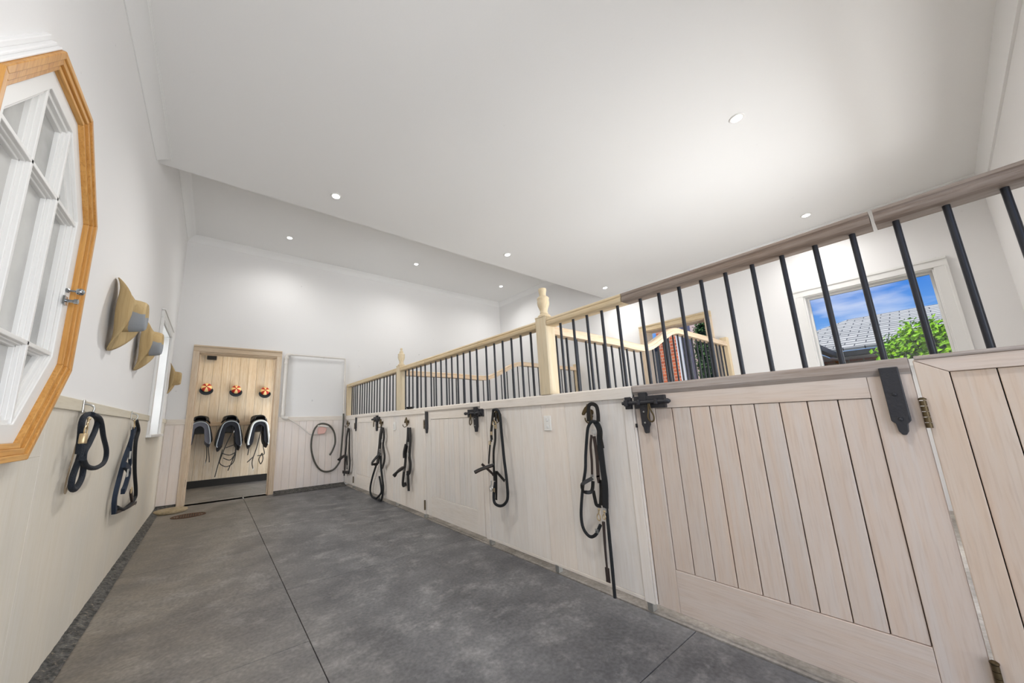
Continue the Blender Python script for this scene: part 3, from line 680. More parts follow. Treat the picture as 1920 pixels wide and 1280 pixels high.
def stall_door(y0, y1, hinge_low, wv, wy, toprail, lowrail, label, planks):
    """y0<y1; hinge_low: hinges on the y0 side (nearest the camera)"""
    d = empty('stall_door', (W, (y0+y1)/2, 0), label, 'stall door', 'stall doors along the aisle')
    x = W+0.012; st = 0.098
    m = MB().box(x, x+0.045, y0, y0+st, 0.045, 1.075, (0.99, 0.985, 0.98)).box(x, x+0.045, y1-st, y1, 0.045, 1.075, (0.98, 0.985, 0.985))
    m.build('stile', wv, d, bevel=0.002)
    MB().box(x, x+0.0448, y0+st+0.0008, y1-st-0.0008, 0.980, 1.075).build('lock_rail', wy, d, bevel=0.002)
    MB().box(x, x+0.0448, y0+st+0.0008, y1-st-0.0008, 0.045, 0.228).build('bottom_rail', wy, d, bevel=0.002)
    m = MB(); n = planks; w = (y1-y0-2*st-0.002)/n
    for i in range(n):
        v = 0.955+rnd.random()*0.06; q = rnd.uniform(-.018, .014)
        a = y0+st+0.001+i*w
        m.box(x+0.004, x+0.03, a+0.0016, a+w-0.0016, 0.2295, 0.9785, (v+q, v, v-q))
    m.build('plank_panel', wv, d, bevel=0.0022)
    MB().box(x+0.0302, x+0.04, y0+st-0.002, y1-st+0.002, 0.22, 0.99).build('panel_backing', M['seam'], d)
    MB().prism([(W, 1.070), (W, 1.098), (W+0.006, 1.105), (W+0.084, 1.105), (W+0.09, 1.098), (W+0.09, 1.05), (W+0.022, 1.036)], 'y', y0, y1).build('lower_rail', lowrail, d, bevel=0.0015)
    MB().prism(railprof(W, 1.577, 1.632), 'y', y0, y1).build('top_rail', toprail, d, smooth=True)
    return d
def fixed_panel(name, y0, y1, label, post_y=None, wv='lime_z', wy='lime_y', jamb0=True, jamb1=True, board=0.19, top='honey_y'):
    d = empty('stall_partition', (W, (y0+y1)/2, 0), label, 'stall partition', 'fixed panels of the stall front')
    x = W+0.010
    if jamb0: MB().box(x, x+0.06, y0, y0+0.012, 0.045, 1.098).box(x-0.002, x+0.04, y0+0.013, y0+0.062, 0.04, 1.04).build('end_stile', M[wv], d, bevel=0.002)
    if jamb1: MB().box(x, x+0.06, y1-0.012, y1, 0.045, 1.098).box(x-0.002, x+0.04, y1-0.062, y1-0.013, 0.04, 1.04).build('end_stile', M[wv], d, bevel=0.002)
    a = y0+(0.064 if jamb0 else 0.001); b = y1-(0.064 if jamb1 else 0.001)
    m = MB(); planks_y(m, x+0.004, a, b, board, 0.058, 1.04, 0.02, 0.045, 0.0006); m.build('boards', M[wv], d, bevel=0.0012)
    MB().box(x+0.002, x+0.03, a, b, 0.040, 0.057).build('bottom_bead', M[wy], d, bevel=0.002)
    MB().box(x+0.022, x+0.035, a-0.003, b+0.003, 0.05, 1.05).build('panel_backing', M['seam'], d)
    MB().prism([(W, 1.040), (W, 1.098), (W+0.006, 1.105), (W+0.084, 1.105), (W+0.09, 1.098), (W+0.09, 1.040)], 'y', y0, y1).build('lower_rail', M[wy], d, bevel=0.002)
    return d
def rail_part(parent, y0, y1, mat):
    return MB().prism(railprof(W, 1.577, 1.632), 'y', y0, y1).build('top_rail', mat, parent, smooth=True)
def post_part(parent, y0, y1, fin=True, ztop=1.645):
    o = MB().box(W-0.002, W+0.092, y0, y1, 1.1055, ztop).box(W-0.004, W+0.094, y0-0.002, y1+0.002, ztop, ztop+0.008).build('post', M['bleach_z'], parent, bevel=0.003)
    if fin: finial(o, W+0.045, (y0+y1)/2, ztop+0.008, y0 > 3)
def foot(parent, y):
    MB().box(W+0.012, W+0.05, y-0.014, y+0.014, 0.0025, 0.046).build('foot', M['steel'], parent, bevel=0.002)
D3 = (0.050, 0.988); D2 = (2.335, 3.290); D1 = (4.575, 5.545)
XB = W+0.045
# near door
d3 = stall_door(*D3, True, M['pink_z'], M['pink_y'], M['weather_y'], M['silver_y'], 'large pinkish timber stall door nearest the camera, with weathered brown rails and long black strap hinge', 9)
for i in range(9): add_bar(d3, XB, 0.100+i*0.1005)
strap_hinge(d3, 0.074, 0.116); butt_hinge(d3, 0.042, 0.925); butt_hinge(d3, 0.042, 0.20)
MB().box(W+0.005, W+0.02, 0.9885, 0.996, 0.885, 0.905).build('door_buffer', M['iron'], d3)
d2 = stall_door(*D2, False, M['lime_z'], M['lime_y'], M['honey_y'], M['lime_y'], 'middle pale stall door between the two turned posts, black bolt at its right edge', 9)
for i in range(9): add_bar(d2, XB, D2[0]+0.07+i*0.102)
strap_hinge(d2, 3.235, 3.277, 0.838, 1.060); butt_hinge(d2, 3.302, 0.13); butt_hinge(d2, 3.302, 0.93)
d1 = stall_door(*D1, False, M['lime_z'], M['lime_y'], M['honey_y'], M['lime_y'], 'farthest pale stall door, closest to the wall with the hose', 9)
for i in range(9): add_bar(d1, XB, D1[0]+0.08+i*0.102)
strap_hinge(d1, 5.488, 5.53, 0.853, 1.06); butt_hinge(d1, 5.557, 0.13); butt_hinge(d1, 5.557, 0.93)
# fixed panels
P3 = (0.994, 2.329); P2 = (3.296, 4.569); P1 = (5.551, L-0.002)
p3 = fixed_panel('p3', *P3, 'fixed pale panel with the rounded finial post between near and middle stall doors')
rail_part(p3, P3[0], 1.545, M['honey_y']); rail_part(p3, 1.647, P3[1], M['honey_y']); post_part(p3, 1.551, 1.643)
for y in (1.04, 1.145, 1.25, 1.355, 1.46, 1.74, 1.845, 1.95, 2.055, 2.16, 2.27): add_bar(p3, XB, y)
for y in (1.035, 1.62, 2.28): foot(p3, y)
p2 = fixed_panel('p2', *P2, 'fixed pale panel with the far finial post between middle and far stall doors')
rail_part(p2, P2[0], 3.91, M['honey_y']); rail_part(p2, 4.012, P2[1], M['honey_y']); post_part(p2, 3.916, 4.008)
for y in (3.35, 3.45, 3.55, 3.65, 3.75, 3.84, 4.11, 4.21, 4.31, 4.41, 4.51): add_bar(p2, XB, y)
for y in (3.33, 4.03, 4.54): foot(p2, y)
p1 = fixed_panel('p1', *P1, 'narrow fixed panel at the far end against the end wall', jamb1=False)
rail_part(p1, P1[0], P1[1], M['honey_y'])
MB().box(W+0.002, W+0.088, 5.965, L-0.002, 1.1055, 1.577).build('post', M['honey_z'], p1, bevel=0.003)
for y in (5.60, 5.69, 5.78, 5.87): add_bar(p1, XB, y)
foot(p1, 5.60)
latch(d3, D3[1], -1, p3); latch(d2, D2[0], 1, p3); latch(d1, D1[0], 1, p2)
# near end panel: mitred frame, recessed planks
p0 = empty('stall_partition', (W, -0.24, 0), 'pinkish boarded partition at the right edge beyond the bright hinge gap', 'stall partition', 'fixed panels of the stall front')
x = W+0.004
MB().add([(x, 0.041, 0.045), (x, -0.022, 0.045), (x, -0.022, 1.048), (x, 0.041, 1.092), (x+.05, 0.041, 0.045), (x+.05, -0.022, 0.045), (x+.05, -0.022, 1.048), (x+.05, 0.041, 1.092)],
         [(0, 1, 2, 3), (7, 6, 5, 4), (0, 4, 5, 1), (1, 5, 6, 2), (2, 6, 7, 3), (3, 7, 4, 0)]).build('stile', M['tan_z'], p0, bevel=0.002)
MB().add([(x, 0.0405, 1.093), (x, -0.0225, 1.049), (x, YN+0.002, 1.049), (x, YN+0.002, 1.093), (x+.05, 0.0405, 1.093), (x+.05, -0.0225, 1.049), (x+.05, YN+0.002, 1.049), (x+.05, YN+0.002, 1.093)],
         [(0, 1, 2, 3), (7, 6, 5, 4), (0, 4, 5, 1), (1, 5, 6, 2), (2, 6, 7, 3), (3, 7, 4, 0)]).build('head_rail', M['pink_y'], p0, bevel=0.002)
m = MB(); planks_y(m, x+0.012, YN+0.004, -0.023, 0.0875, 0.06, 1.048, 0.02, 0.04, 0.0012); m.build('plank_panel', M['tan_z'], p0, bevel=0.0015)
MB().box(x+0.03, x+0.04, YN+0.004, -0.02, 0.05, 1.05).build('panel_backing', M['seam'], p0)
MB().prism([(W, 1.0935), (W-0.002, 1.099), (W+0.004, 1.106), (W+0.086, 1.106), (W+0.09, 1.099), (W+0.09, 1.0935)], 'y', YN+0.002, 0.037).build('lower_rail', M['silver_y'], p0, bevel=0.001)
MB().prism(railprof(W, 1.577, 1.632), 'y', YN+0.002, 0.040).build('top_rail', M['weather_y'], p0, smooth=True)
for i in range(5): add_bar(p0, XB, -0.004-i*0.1045)
# ---- dividers between stalls
def divider(yc, label):
    d = empty('stall_divider', ((W+WR)/2, yc, 0), label, 'stall divider', 'dividers between the stalls')
    X0, X1 = W+0.094, WR-0.075
    def ztop(x):
        t = (x-3.62)/(4.42-3.62); t = max(0, min(1, t)); s = t*t*(3-2*t)
        dip = -0.012*math.exp(-((x-3.55)/0.25)**2)
        return 1.595+s*0.25+dip
    n = 44; pts = [(X0+(X1-X0)*i/n) for i in range(n+1)]
    prof = [(-0.036, -0.045), (-0.036, -0.012), (-0.030, -0.008), (-0.030, -0.002), (-0.034, 0.004), (-0.030, 0.014), (-0.02, 0.02), (0.02, 0.02), (0.030, 0.014), (0.034, 0.004), (0.030, -0.002), (0.030, -0.008), (0.036, -0.012), (0.036, -0.045)]
    MB().sweep([(px, yc, ztop(px)-0.02+0.0) for px in pts], prof, up=(0, 0, 1)).build('curved_top_rail', M['honey_x'], d, smooth=True)
    MB().box(X0, X1, yc-0.04, yc+0.04, 1.02, 1.10).build('middle_rail', M['honey_x'], d, bevel=0.003)
    m = MB(); xx = X0; nb = 24; w = (X1-X0)/nb
    for i in range(nb):
        v = 0.95+rnd.random()*0.06; m.box(xx+0.001, xx+w-0.001, yc-0.012, yc+0.012, 0.04, 1.02, (v, v, v)); xx += w
    m.build('boards', M['lime_z'], d, bevel=0.0015)
    MB().box(X1+0.001, WR-0.002, yc-0.04, yc+0.04, 0.003, 1.90).build('wall_post', M['honey_z'], d, bevel=0.003)
    xb = X0+0.06
    while xb < X1-0.03:
        z1 = ztop(xb)-0.05; k = MB().lathe([(0.0085, 0), (0.0085, z1-1.098)], (xb, yc, 1.098), (0, 0, 1), 10).build('bar', M['bar'], d, smooth=True)
        xb += 0.118
    return d
divider(1.597, 'swan-necked railing running back from the nearer finial post to the right wall')
divider(3.962, 'swan-necked railing running back from the farther finial post to the right wall')
# ================================================================ ceiling lamps
def downlight(x, y, z, label, k=1.0):
    d = empty('downlight', (x, y, z), label, 'ceiling light', 'recessed ceiling downlights')
    MB().lathe([(0.030, -0.001), (0.030, -0.006), (0.042, -0.006), (0.046, -0.001)], (x, y, z), (0, 0, 1), 24).build('trim_ring', M['white'], d, smooth=True)
    MB().lathe([(0.0, -0.0075), (0.031, -0.0075), (0.031, -0.0062), (0.0, -0.0062)], (x, y, z), (0, 0, 1), 24).build('lens', M['lamp'], d)
    o = lamp('downlight_beam', 'SPOT', (0, 0, -0.02), (0, 0, 0), DOWNLIGHT_W*k, (1, 0.985, 0.965), spot_size=R(160), spot_blend=1.0, shadow_soft_size=0.06)
    o.parent = d
downlight(1.221, 2.945, H1, 'bright downlight in the near ceiling, closest to the left wall', 1.7)
downlight(3.295, 2.955, H1, 'downlight near the ceiling step, above the middle stall door')
downlight(5.415, 2.96, H1, 'downlight near the ceiling step in the far right stall corner, by the finial', 0.75)
downlight(3.289, 0.536, H1, 'large bright downlight over the nearest stall', 0.75)
downlight(5.417, 0.548, H1, 'small downlight above the window with the hedge view', 0.75)
downlight(1.22, 0.55, H1, 'downlight overhead of the camera, out of the picture', 1.25)
downlight(1.19, 5.35, H2, 'leftmost downlight in the recessed far ceiling', 0.8)
downlight(3.16, 5.15, H2, 'middle downlight in the recessed far ceiling')
downlight(5.14, 5.15, H2, 'rightmost downlight in the recessed far ceiling')
# ================================================================ tack on the stall front
TACK={'B':{'headstrap':[(2.26,4.388,0.905),(2.26,4.433,0.802),(2.26,4.457,0.675),(2.26,4.495,0.548),(2.26,4.52,0.452)],'cheekstrap':[(2.26,4.352,0.899),(2.26,4.322,0.793),(2.26,4.346,0.689),(2.24,4.248,0.563),(2.24,4.264,0.483),(2.26,4.364,0.408)],'noseband':[(2.24,4.375,0.587),(2.2,4.411,0.537),(2.16,4.46,0.466),(2.16,4.416,0.454),(2.23,4.443,0.45)],'rope':[(2.26,4.562,0.433),(2.26,4.689,0.27),(2.26,4.767,0.123),(2.26,4.738,0.032),(2.26,4.602,0.005),(2.26,4.476,0.049),(2.26,4.382,0.121),(2.26,4.413,0.217),(2.26,4.457,0.293)],'rein':[(2.26,4.424,0.551),(2.26,4.405,0.409),(2.26,4.36,0.273),(2.26,4.33,0.158),(2.26,4.379,0.024),(2.26,4.471,0.012)],'buckles':[(2.24,4.339,0.734),(2.24,4.412,0.616),(2.25,4.434,0.367)],'hook':[(2.26,4.367,0.939)]},
'C':{'headstrap':[(2.26,3.631,0.901),(2.26,3.642,0.775),(2.26,3.685,0.629),(2.26,3.706,0.502),(2.26,3.738,0.41),(2.26,3.765,0.274),(2.26,3.685,0.296)],'cheekstrap':[(2.26,3.59,0.898),(2.26,3.58,0.777),(2.26,3.602,0.598),(2.26,3.578,0.512),(2.26,3.603,0.423),(2.26,3.664,0.408)],'throat':[(2.24,3.653,0.713),(2.24,3.696,0.63),(2.24,3.696,0.567)],'noseband':[(2.09,3.633,0.397),(2.14,3.628,0.442),(2.23,3.685,0.471)],'rein':[(2.26,3.633,0.394),(2.26,3.62,0.227)],'buckles':[(2.24,3.591,0.724),(2.24,3.602,0.608),(2.24,3.706,0.442)],'hook':[(2.26,3.631,0.93)]},
'D':{'rope':[(2.255,2.122,1.028),(2.255,2.073,1.026),(2.255,2.045,0.979),(2.255,2.035,0.837),(2.255,2.021,0.656),(2.255,2.005,0.517),(2.255,2.003,0.399),(2.255,2.04,0.346),(2.255,2.098,0.323),(2.255,2.155,0.335),(2.255,2.162,0.391),(2.255,2.137,0.488)],'headstrap':[(2.255,2.122,1.024),(2.255,2.14,0.943),(2.255,2.159,0.851),(2.255,2.157,0.798)],'cheekstrap':[(2.255,2.087,1.003),(2.255,2.108,0.889),(2.255,2.114,0.799),(2.255,2.139,0.716),(2.255,2.146,0.611),(2.255,2.145,0.494)],'throat':[(2.255,2.157,0.794),(2.255,2.178,0.767),(2.255,2.207,0.614)],'noseband':[(2.125,2.219,0.564),(2.165,2.182,0.588),(2.235,2.122,0.615)],'cross':[(2.195,2.219,0.619),(2.245,2.163,0.552),(2.255,2.158,0.529)],'cross2':[(2.255,2.114,0.563),(2.255,2.07,0.534),(2.255,2.027,0.507)],'rein':[(2.255,2.12,0.569),(2.255,2.125,0.468),(2.255,2.135,0.359)],'buckles':[(2.235,2.077,0.898),(2.235,2.135,0.849),(2.245,2.147,0.43),(2.245,2.171,0.775)],'hook':[(2.255,2.088,0.996)]},
'E':{'headstrap':[(2.255,1.258,0.922),(2.255,1.248,1.006),(2.255,1.223,1.022),(2.255,1.196,1.007),(2.255,1.19,0.966),(2.255,1.193,0.921)],'rope':[(2.255,1.2,0.917),(2.255,1.234,0.922),(2.255,1.262,0.895),(2.255,1.277,0.846),(2.255,1.299,0.732),(2.255,1.311,0.649),(2.255,1.341,0.542),(2.255,1.368,0.401),(2.255,1.362,0.323),(2.255,1.324,0.287),(2.255,1.282,0.305),(2.255,1.245,0.363)],'cheekstrap':[(2.255,1.247,0.846),(2.255,1.26,0.779),(2.255,1.262,0.697),(2.255,1.268,0.627),(2.255,1.266,0.613)],'noseband':[(2.225,1.245,0.613),(2.195,1.274,0.592),(2.175,1.283,0.577),(2.195,1.29,0.54),(2.225,1.261,0.54),(2.235,1.252,0.595)],'strap':[(2.255,1.212,0.921),(2.255,1.191,0.876),(2.255,1.197,0.81),(2.255,1.195,0.702),(2.255,1.194,0.659),(2.255,1.191,0.577),(2.255,1.202,0.457)],'strapend':[(2.235,1.173,0.885),(2.235,1.171,0.83),(2.235,1.165,0.777)],'brownstrap':[(2.255,1.231,0.839),(2.255,1.225,0.736),(2.255,1.229,0.627),(2.255,1.231,0.622),(2.255,1.226,0.584)],'chin':[(2.255,1.271,0.539),(2.255,1.264,0.49),(2.255,1.257,0.464),(2.255,1.23,0.463)],'chin2':[(2.255,1.214,0.602),(2.255,1.22,0.535),(2.255,1.231,0.468)],'snap':[(2.245,1.238,0.452),(2.245,1.246,0.386)],'snap2':[(2.235,1.198,0.45),(2.235,1.204,0.402)],'lead':[(2.255,1.196,0.458),(2.255,1.197,0.315),(2.255,1.198,0.182),(2.255,1.2,0.017)],'crop':[(2.255,1.224,0.383),(2.255,1.23,0.225),(2.255,1.23,0.092)],'buckles':[(2.235,1.216,0.863),(2.235,1.256,0.616),(2.245,1.266,0.329),(2.235,1.196,0.45)],'hook':[(2.255,1.226,0.998)]},
'A':{'headstrap':[(2.255,5.78,0.905),(2.255,5.843,0.767),(2.255,5.859,0.629),(2.255,5.889,0.464),(2.255,5.896,0.239)],'cheekstrap':[(2.255,5.734,0.896),(2.255,5.703,0.724),(2.255,5.683,0.511),(2.255,5.647,0.373),(2.255,5.685,0.231)],'noseband':[(2.055,5.528,0.444),(2.135,5.662,0.466),(2.235,5.823,0.479)],'chin':[(2.235,5.934,0.215),(2.245,5.829,0.219),(2.255,5.685,0.227)],'throat':[(2.255,5.828,0.468),(2.255,5.778,0.276)],'rein':[(2.245,5.89,0.214),(2.245,5.884,0.161)],'buckles':[(2.235,5.763,0.491),(2.245,5.749,0.314)],'hook':[(2.255,5.788,0.988)]},
'LR':{'rope1':[(0.045,2.274,0.917),(0.045,2.256,0.855),(0.045,2.208,0.788),(0.045,2.214,0.743),(0.045,2.272,0.728),(0.045,2.339,0.759),(0.045,2.349,0.806),(0.045,2.32,0.872),(0.045,2.374,0.914),(0.045,2.445,0.976),(0.045,2.454,1.023),(0.045,2.346,1.046),(0.045,2.241,1.037),(0.045,2.207,1.007),(0.045,2.219,0.95),(0.045,2.234,0.877)],'rope2':[(0.057,2.283,1.044),(0.057,2.441,1.023),(0.055,2.565,0.944),(0.055,2.684,0.865),(0.055,2.667,0.809),(0.055,2.503,0.795),(0.055,2.341,0.816),(0.065,2.213,0.856)],'cord':[(0.035,2.232,0.919),(0.025,2.244,0.817),(0.025,2.226,0.749),(0.025,2.24,0.718),(0.025,2.26,0.745),(0.025,2.283,0.793)],'ring':[(0.065,2.186,0.972)],'snap':[(0.06,2.23,1.028),(0.06,2.217,0.98)],'ferrule':[(0.065,2.167,0.96),(0.065,2.164,0.919)],'hook':[(0.005,2.457,1.089)]},
'LH':{'noseband':[(0.04,3.557,0.985),(0.04,3.466,0.881),(0.04,3.327,0.772),(0.04,3.248,0.661),(0.04,3.195,0.555),(0.04,3.247,0.465)],'cheek':[(0.04,3.591,1.04),(0.04,3.734,0.971),(0.04,3.686,0.875),(0.04,3.806,0.684),(0.04,4.023,0.491),(0.04,3.987,0.429),(0.04,3.587,0.427),(0.04,3.307,0.485)],'mid':[(0.05,3.42,0.976),(0.05,3.426,0.848),(0.05,3.508,0.733)],'lower':[(0.06,3.198,0.756),(0.06,3.414,0.698),(0.06,3.352,0.608),(0.06,3.289,0.581)],'chin':[(0.04,3.303,0.454),(0.04,3.736,0.414),(0.04,4.105,0.392)],'low2':[(0.05,3.692,0.533),(0.05,3.811,0.45)],'ring':[(0.06,3.631,0.546)],'clip':[(0.04,3.506,1.047),(0.04,3.546,0.985)],'buckles':[(0.07,3.297,0.81),(0.07,3.298,0.696)],'hook':[(0.0,3.785,1.092)]}}
def strap(name, pts, w, mat, parent, th=0.0035, n=5, closed=False):
    P = smoothpath(pts, n, closed)
    for p in P: p.z = max(p.z, 0.008)
    m = MB(); m.sweep(P, [(-w/2, -th/2), (w/2, -th/2), (w/2, th/2), (-w/2, th/2)], closed, up=(1, 0, 0))
    return m.build(name, mat, parent, smooth=True)
def cordage(name, pts, r, mat, parent, n=6, closed=False):
    P = smoothpath(pts, n, closed)
    for p in P: p.z = max(p.z, r+0.001)
    # laid rope: the radius swells gently along the lay
    return MB().tube(P, r, 10, closed).build(name, mat, parent, smooth=True)
def buckle(p, parent, s=0.012, mat='steel', side=-1, name='buckle'):
    x, y, z = p; P = [(x, y-s, z-s*1.2), (x, y+s, z-s*1.2), (x, y+s, z+s*1.2), (x, y-s, z+s*1.2)]
    o = MB().tube(P, 0.0024, 6, True).tube([(x, y, z-s*1.2), (x, y, z+s*1.2)], 0.0018, 6).build(name, M[mat], parent, smooth=True)
    return tag(o, 'metal buckle')
def ringpart(p, parent, r=0.016, mat='steel', name='ring'):
    x, y, z = p
    return tag(MB().tube([(x, y+r*math.cos(2*math.pi*k/16), z+r*math.sin(2*math.pi*k/16)) for k in range(16)], 0.0026, 6, True).build(name, M[mat], parent, smooth=True), 'metal ring')
def snap(a, b, parent, mat='gold'):
    a, b = Vector(a), Vector(b); m = MB(); L_ = (b-a).length
    m.tube([a, a+(b-a)*0.45], 0.004, 8)
    c = a+(b-a)*0.72; r = L_*0.26
    m.tube([(c.x, c.y+r*0.6*math.cos(2*math.pi*k/14), c.z+r*math.sin(2*math.pi*k/14)) for k in range(14)], 0.0032, 6, True)
    m.lathe([(0.004, 0), (0.007, 0.003), (0.007, 0.009), (0.004, 0.012)], a, (0, 0, -1), 10)
    return tag(m.build('snap_hook', M[mat], parent, smooth=True), 'brass-coloured snap hook')
def padband(name, pts, w, parent, th=0.012):
    P = smoothpath(pts, 6)
    prof = [(w/2*math.cos(a), th*math.sin(a)) for a in [2*math.pi*k/12 for k in range(12)]]
    m = MB().sweep(P, prof, up=(0.5, 0.3, 1)); o = m.build(name, M['leather'], parent, smooth=True)
    a = P[0]; b = P[-1]
    q = MB().sweep([p+Vector((-0.008, -0.006, 0.0)) for p in P[1:-1]], [(-w/5, -th*0.6), (w/5, -th*0.6), (w/5, th*1.0), (-w/5, th*1.0)], up=(0.5, 0.3, 1)).build('noseband_piping', M['brownleather'], o, smooth=True)
    return o
def horse_hook(y, z, label):
    h = empty('horse_head_hook', (W+0.008, y, z), label, 'hook', 'bronze horse head hooks on the stall front')
    # head in profile, nose towards the far end (+y)
    pts = [(-0.005, 0.038), (0.002, 0.050), (0.008, 0.038), (0.020, 0.030), (0.034, 0.012), (0.044, -0.006), (0.040, -0.016), (0.030, -0.014), (0.018, -0.002), (0.008, 0.002), (0.002, -0.010), (-0.004, -0.028), (-0.012, -0.048), (-0.022, -0.050), (-0.020, -0.020), (-0.016, 0.010), (-0.012, 0.028)]
    MB().prism([(y+a, z+b) for a, b in pts], 'x', W-0.022, W-0.006).build('horse_head', M['brass'], h, bevel=0.003)
    MB().lathe([(0.018, 0), (0.018, 0.006), (0.010, 0.010)], (W+0.013, y, z), (-1, 0, 0), 16).build('back_plate', M['brass'], h, smooth=True)
    P = [(W+0.008, y-0.012, z-0.02), (W-0.012, y-0.013, z-0.045), (W-0.040, y-0.010, z-0.060), (W-0.058, y-0.008, z-0.045), (W-0.060, y-0.008, z-0.03)]
    MB().tube(smoothpath(P, 5), 0.004, 8).build('hook_arm', M['brass'], h, smooth=True)
    return h
G = 'bridles and halters on the horse head hooks'
def bridle(k, label, cat, hy, hz, hooklabel):
    T = TACK[k]; horse_hook(hy, hz, hooklabel)
    b = empty('bridle', (W-0.03, T['headstrap'][0][1], T['headstrap'][0][2]), label, cat, G)
    return b, T
b, T = bridle('D', 'black halter with looped rope and padded noseband, left of the light switch on the panel', 'halter', 2.095, 0.985, 'horse head hook mostly hidden under the halter left of the light switch')
b.name = 'halter'
cordage('lead_rope', T['rope'], 0.0105, M['rope'], b)
strap('headstrap', T['headstrap'], 0.026, M['leather'], b); strap('cheek_strap', T['cheekstrap'], 0.022, M['leather'], b); strap('throat_strap', T['throat'], 0.016, M['leather'], b)
padband('noseband', T['noseband'], 0.036, b); strap('cross_strap', T['cross'], 0.022, M['brownleather'], b); strap('chin_strap', T['cross2'], 0.022, M['leather'], b); strap('jaw_strap', T['rein'], 0.02, M['leather'], b)
for p in T['buckles']: buckle(p, b, 0.011, 'gold')
ringpart((W-0.045, 2.10, 0.925), b, 0.02, 'gold'); snap((W-0.05, 2.16, 0.50), (W-0.05, 2.165, 0.42), b, 'steel')
b, T = bridle('E', 'large black halter nearest the big door, long lead rope reaching the floor', 'halter', 1.265, 0.975, 'brown horse head hook holding the long-leaded halter nearest the big door')
b.name = 'halter'
strap('headstrap', T['headstrap'], 0.022, M['leather'], b, closed=False); cordage('rope_loop', T['rope'], 0.0088, M['rope'], b)
strap('cheek_strap', T['cheekstrap'], 0.014, M['brownleather'], b); strap('noseband', T['noseband'], 0.02, M['leather'], b); strap('side_strap', T['strap'], 0.032, M['rope'], b, 0.008)
strap('strap_end', T['strapend'], 0.012, M['leather'], b); strap('brown_strap', T['brownstrap'], 0.02, M['brownleather'], b)
strap('chin_strap', T['chin'], 0.02, M['leather'], b); strap('jaw_strap', T['chin2'], 0.02, M['leather'], b)
snap(T['snap'][0], T['snap'][1], b); snap(T['snap2'][0], T['snap2'][1], b)
cordage('lead_rope', T['lead'], 0.0085, M['rope'], b)
for p in T['buckles'][:2]: buckle(p, b, 0.010, 'steel')
for p in T['buckles'][2:]: buckle(p, b, 0.008, 'steel')
c0 = T['crop']
c = empty('riding_crop', c0[0], 'thin grey-brown leather crop hanging behind the long lead rope', 'riding crop')
MB().tube(smoothpath(c0, 6), 0.006, 8, scale=[1.4-0.7*i/12 for i in range(13)]).build('shaft', M['brownleather'], c, smooth=True)
MB().box(c0[2][0]-0.002, c0[2][0]+0.002, c0[2][1]-0.012, c0[2][1]+0.012, c0[2][2]-0.012, c0[2][2]+0.06).build('flap', M['brownleather'], c)
b, T = bridle('C', 'black bridle with thick padded noseband sticking out, right of the far light switch', 'bridle', 3.70, 0.965, 'clearly visible horse head hook right of the far light switch')
strap('headstrap', T['headstrap'], 0.0406, M['leather'], b, 0.011); strap('cheek_strap', T['cheekstrap'], 0.0435, M['leather'], b, 0.011); strap('throat_strap', T['throat'], 0.0319, M['leather'], b, 0.011)
padband('noseband', T['noseband'], 0.0594, b); strap('jaw_strap', T['rein'], 0.0348, M['leather'], b, 0.011)
for p in T['buckles']: buckle(p, b, 0.016, 'steel')
snap((W-0.04, 3.66, 0.40), (W-0.04, 3.665, 0.31), b, 'steel')
b, T = bridle('B', 'black bridle with long looped reins reaching the floor, beside the far door bolt', 'bridle', 4.46, 0.965, 'horse head hook between the far door bolt and the far light switch')
strap('headstrap', T['headstrap'], 0.058, M['leather'], b, 0.018); strap('cheek_strap', T['cheekstrap'], 0.0377, M['leather'], b, 0.011); strap('noseband', T['noseband'], 0.0319, M['leather'], b, 0.011)
cordage('looped_rein', T['rope'], 0.0125, M['rope'], b); cordage('hanging_rein', T['rein'], 0.0125, M['rope'], b)
for p in T['buckles']: ringpart(p, b, 0.02)
b, T = bridle('A', 'black bridle on the narrow panel at the far end beside the hose', 'bridle', 5.87, 0.975, 'horse head hook at the far end beside the hose')
strap('headstrap', T['headstrap'], 0.0508, M['leather'], b, 0.011); strap('cheek_strap', T['cheekstrap'], 0.0377, M['leather'], b, 0.011); strap('throat_strap', T['throat'], 0.0435, M['leather'], b, 0.011)
padband('noseband', T['noseband'], 0.054, b); strap('chin_strap', T['chin'], 0.0435, M['leather'], b, 0.011); strap('jaw_strap', T['rein'], 0.0435, M['leather'], b, 0.011)
for p in T['buckles']: buckle(p, b, 0.016, 'steel')
# light switches on the panels
for y, lb in ((1.607, 'white light switch on the pale panel between the two nearest halters'), (4.075, 'small white light switch between the two far bridles')):
    s = empty('light_switch', (W+0.01, y, 0.917), lb, 'light switch', 'light switches on the stall front')
    MB().box(W+0.0045, W+0.0135, y-0.030, y+0.030, 0.868, 0.966).build('cover_plate', M['plastic'], s, bevel=0.003)
    for z in (0.94, 0.895): MB().box(W+0.0005, W+0.006, y-0.007, y+0.007, z-0.010, z+0.010).build('rocker', M['white'], s, bevel=0.002)
# bowl on the rail
b = empty('small_bowl', (W+0.03, 3.695, 1.105), 'small black bowl standing on the stall rail beside the far finial post', 'bowl')
MB().lathe([(0.030, 0.0005), (0.034, 0.004), (0.042, 0.014), (0.050, 0.022), (0.050, 0.026), (0.046, 0.026), (0.038, 0.014), (0.0, 0.008)], (W+0.03, 3.695, 1.105), (0, 0, 1), 24).build('bowl', M['blackplastic'], b, smooth=True)
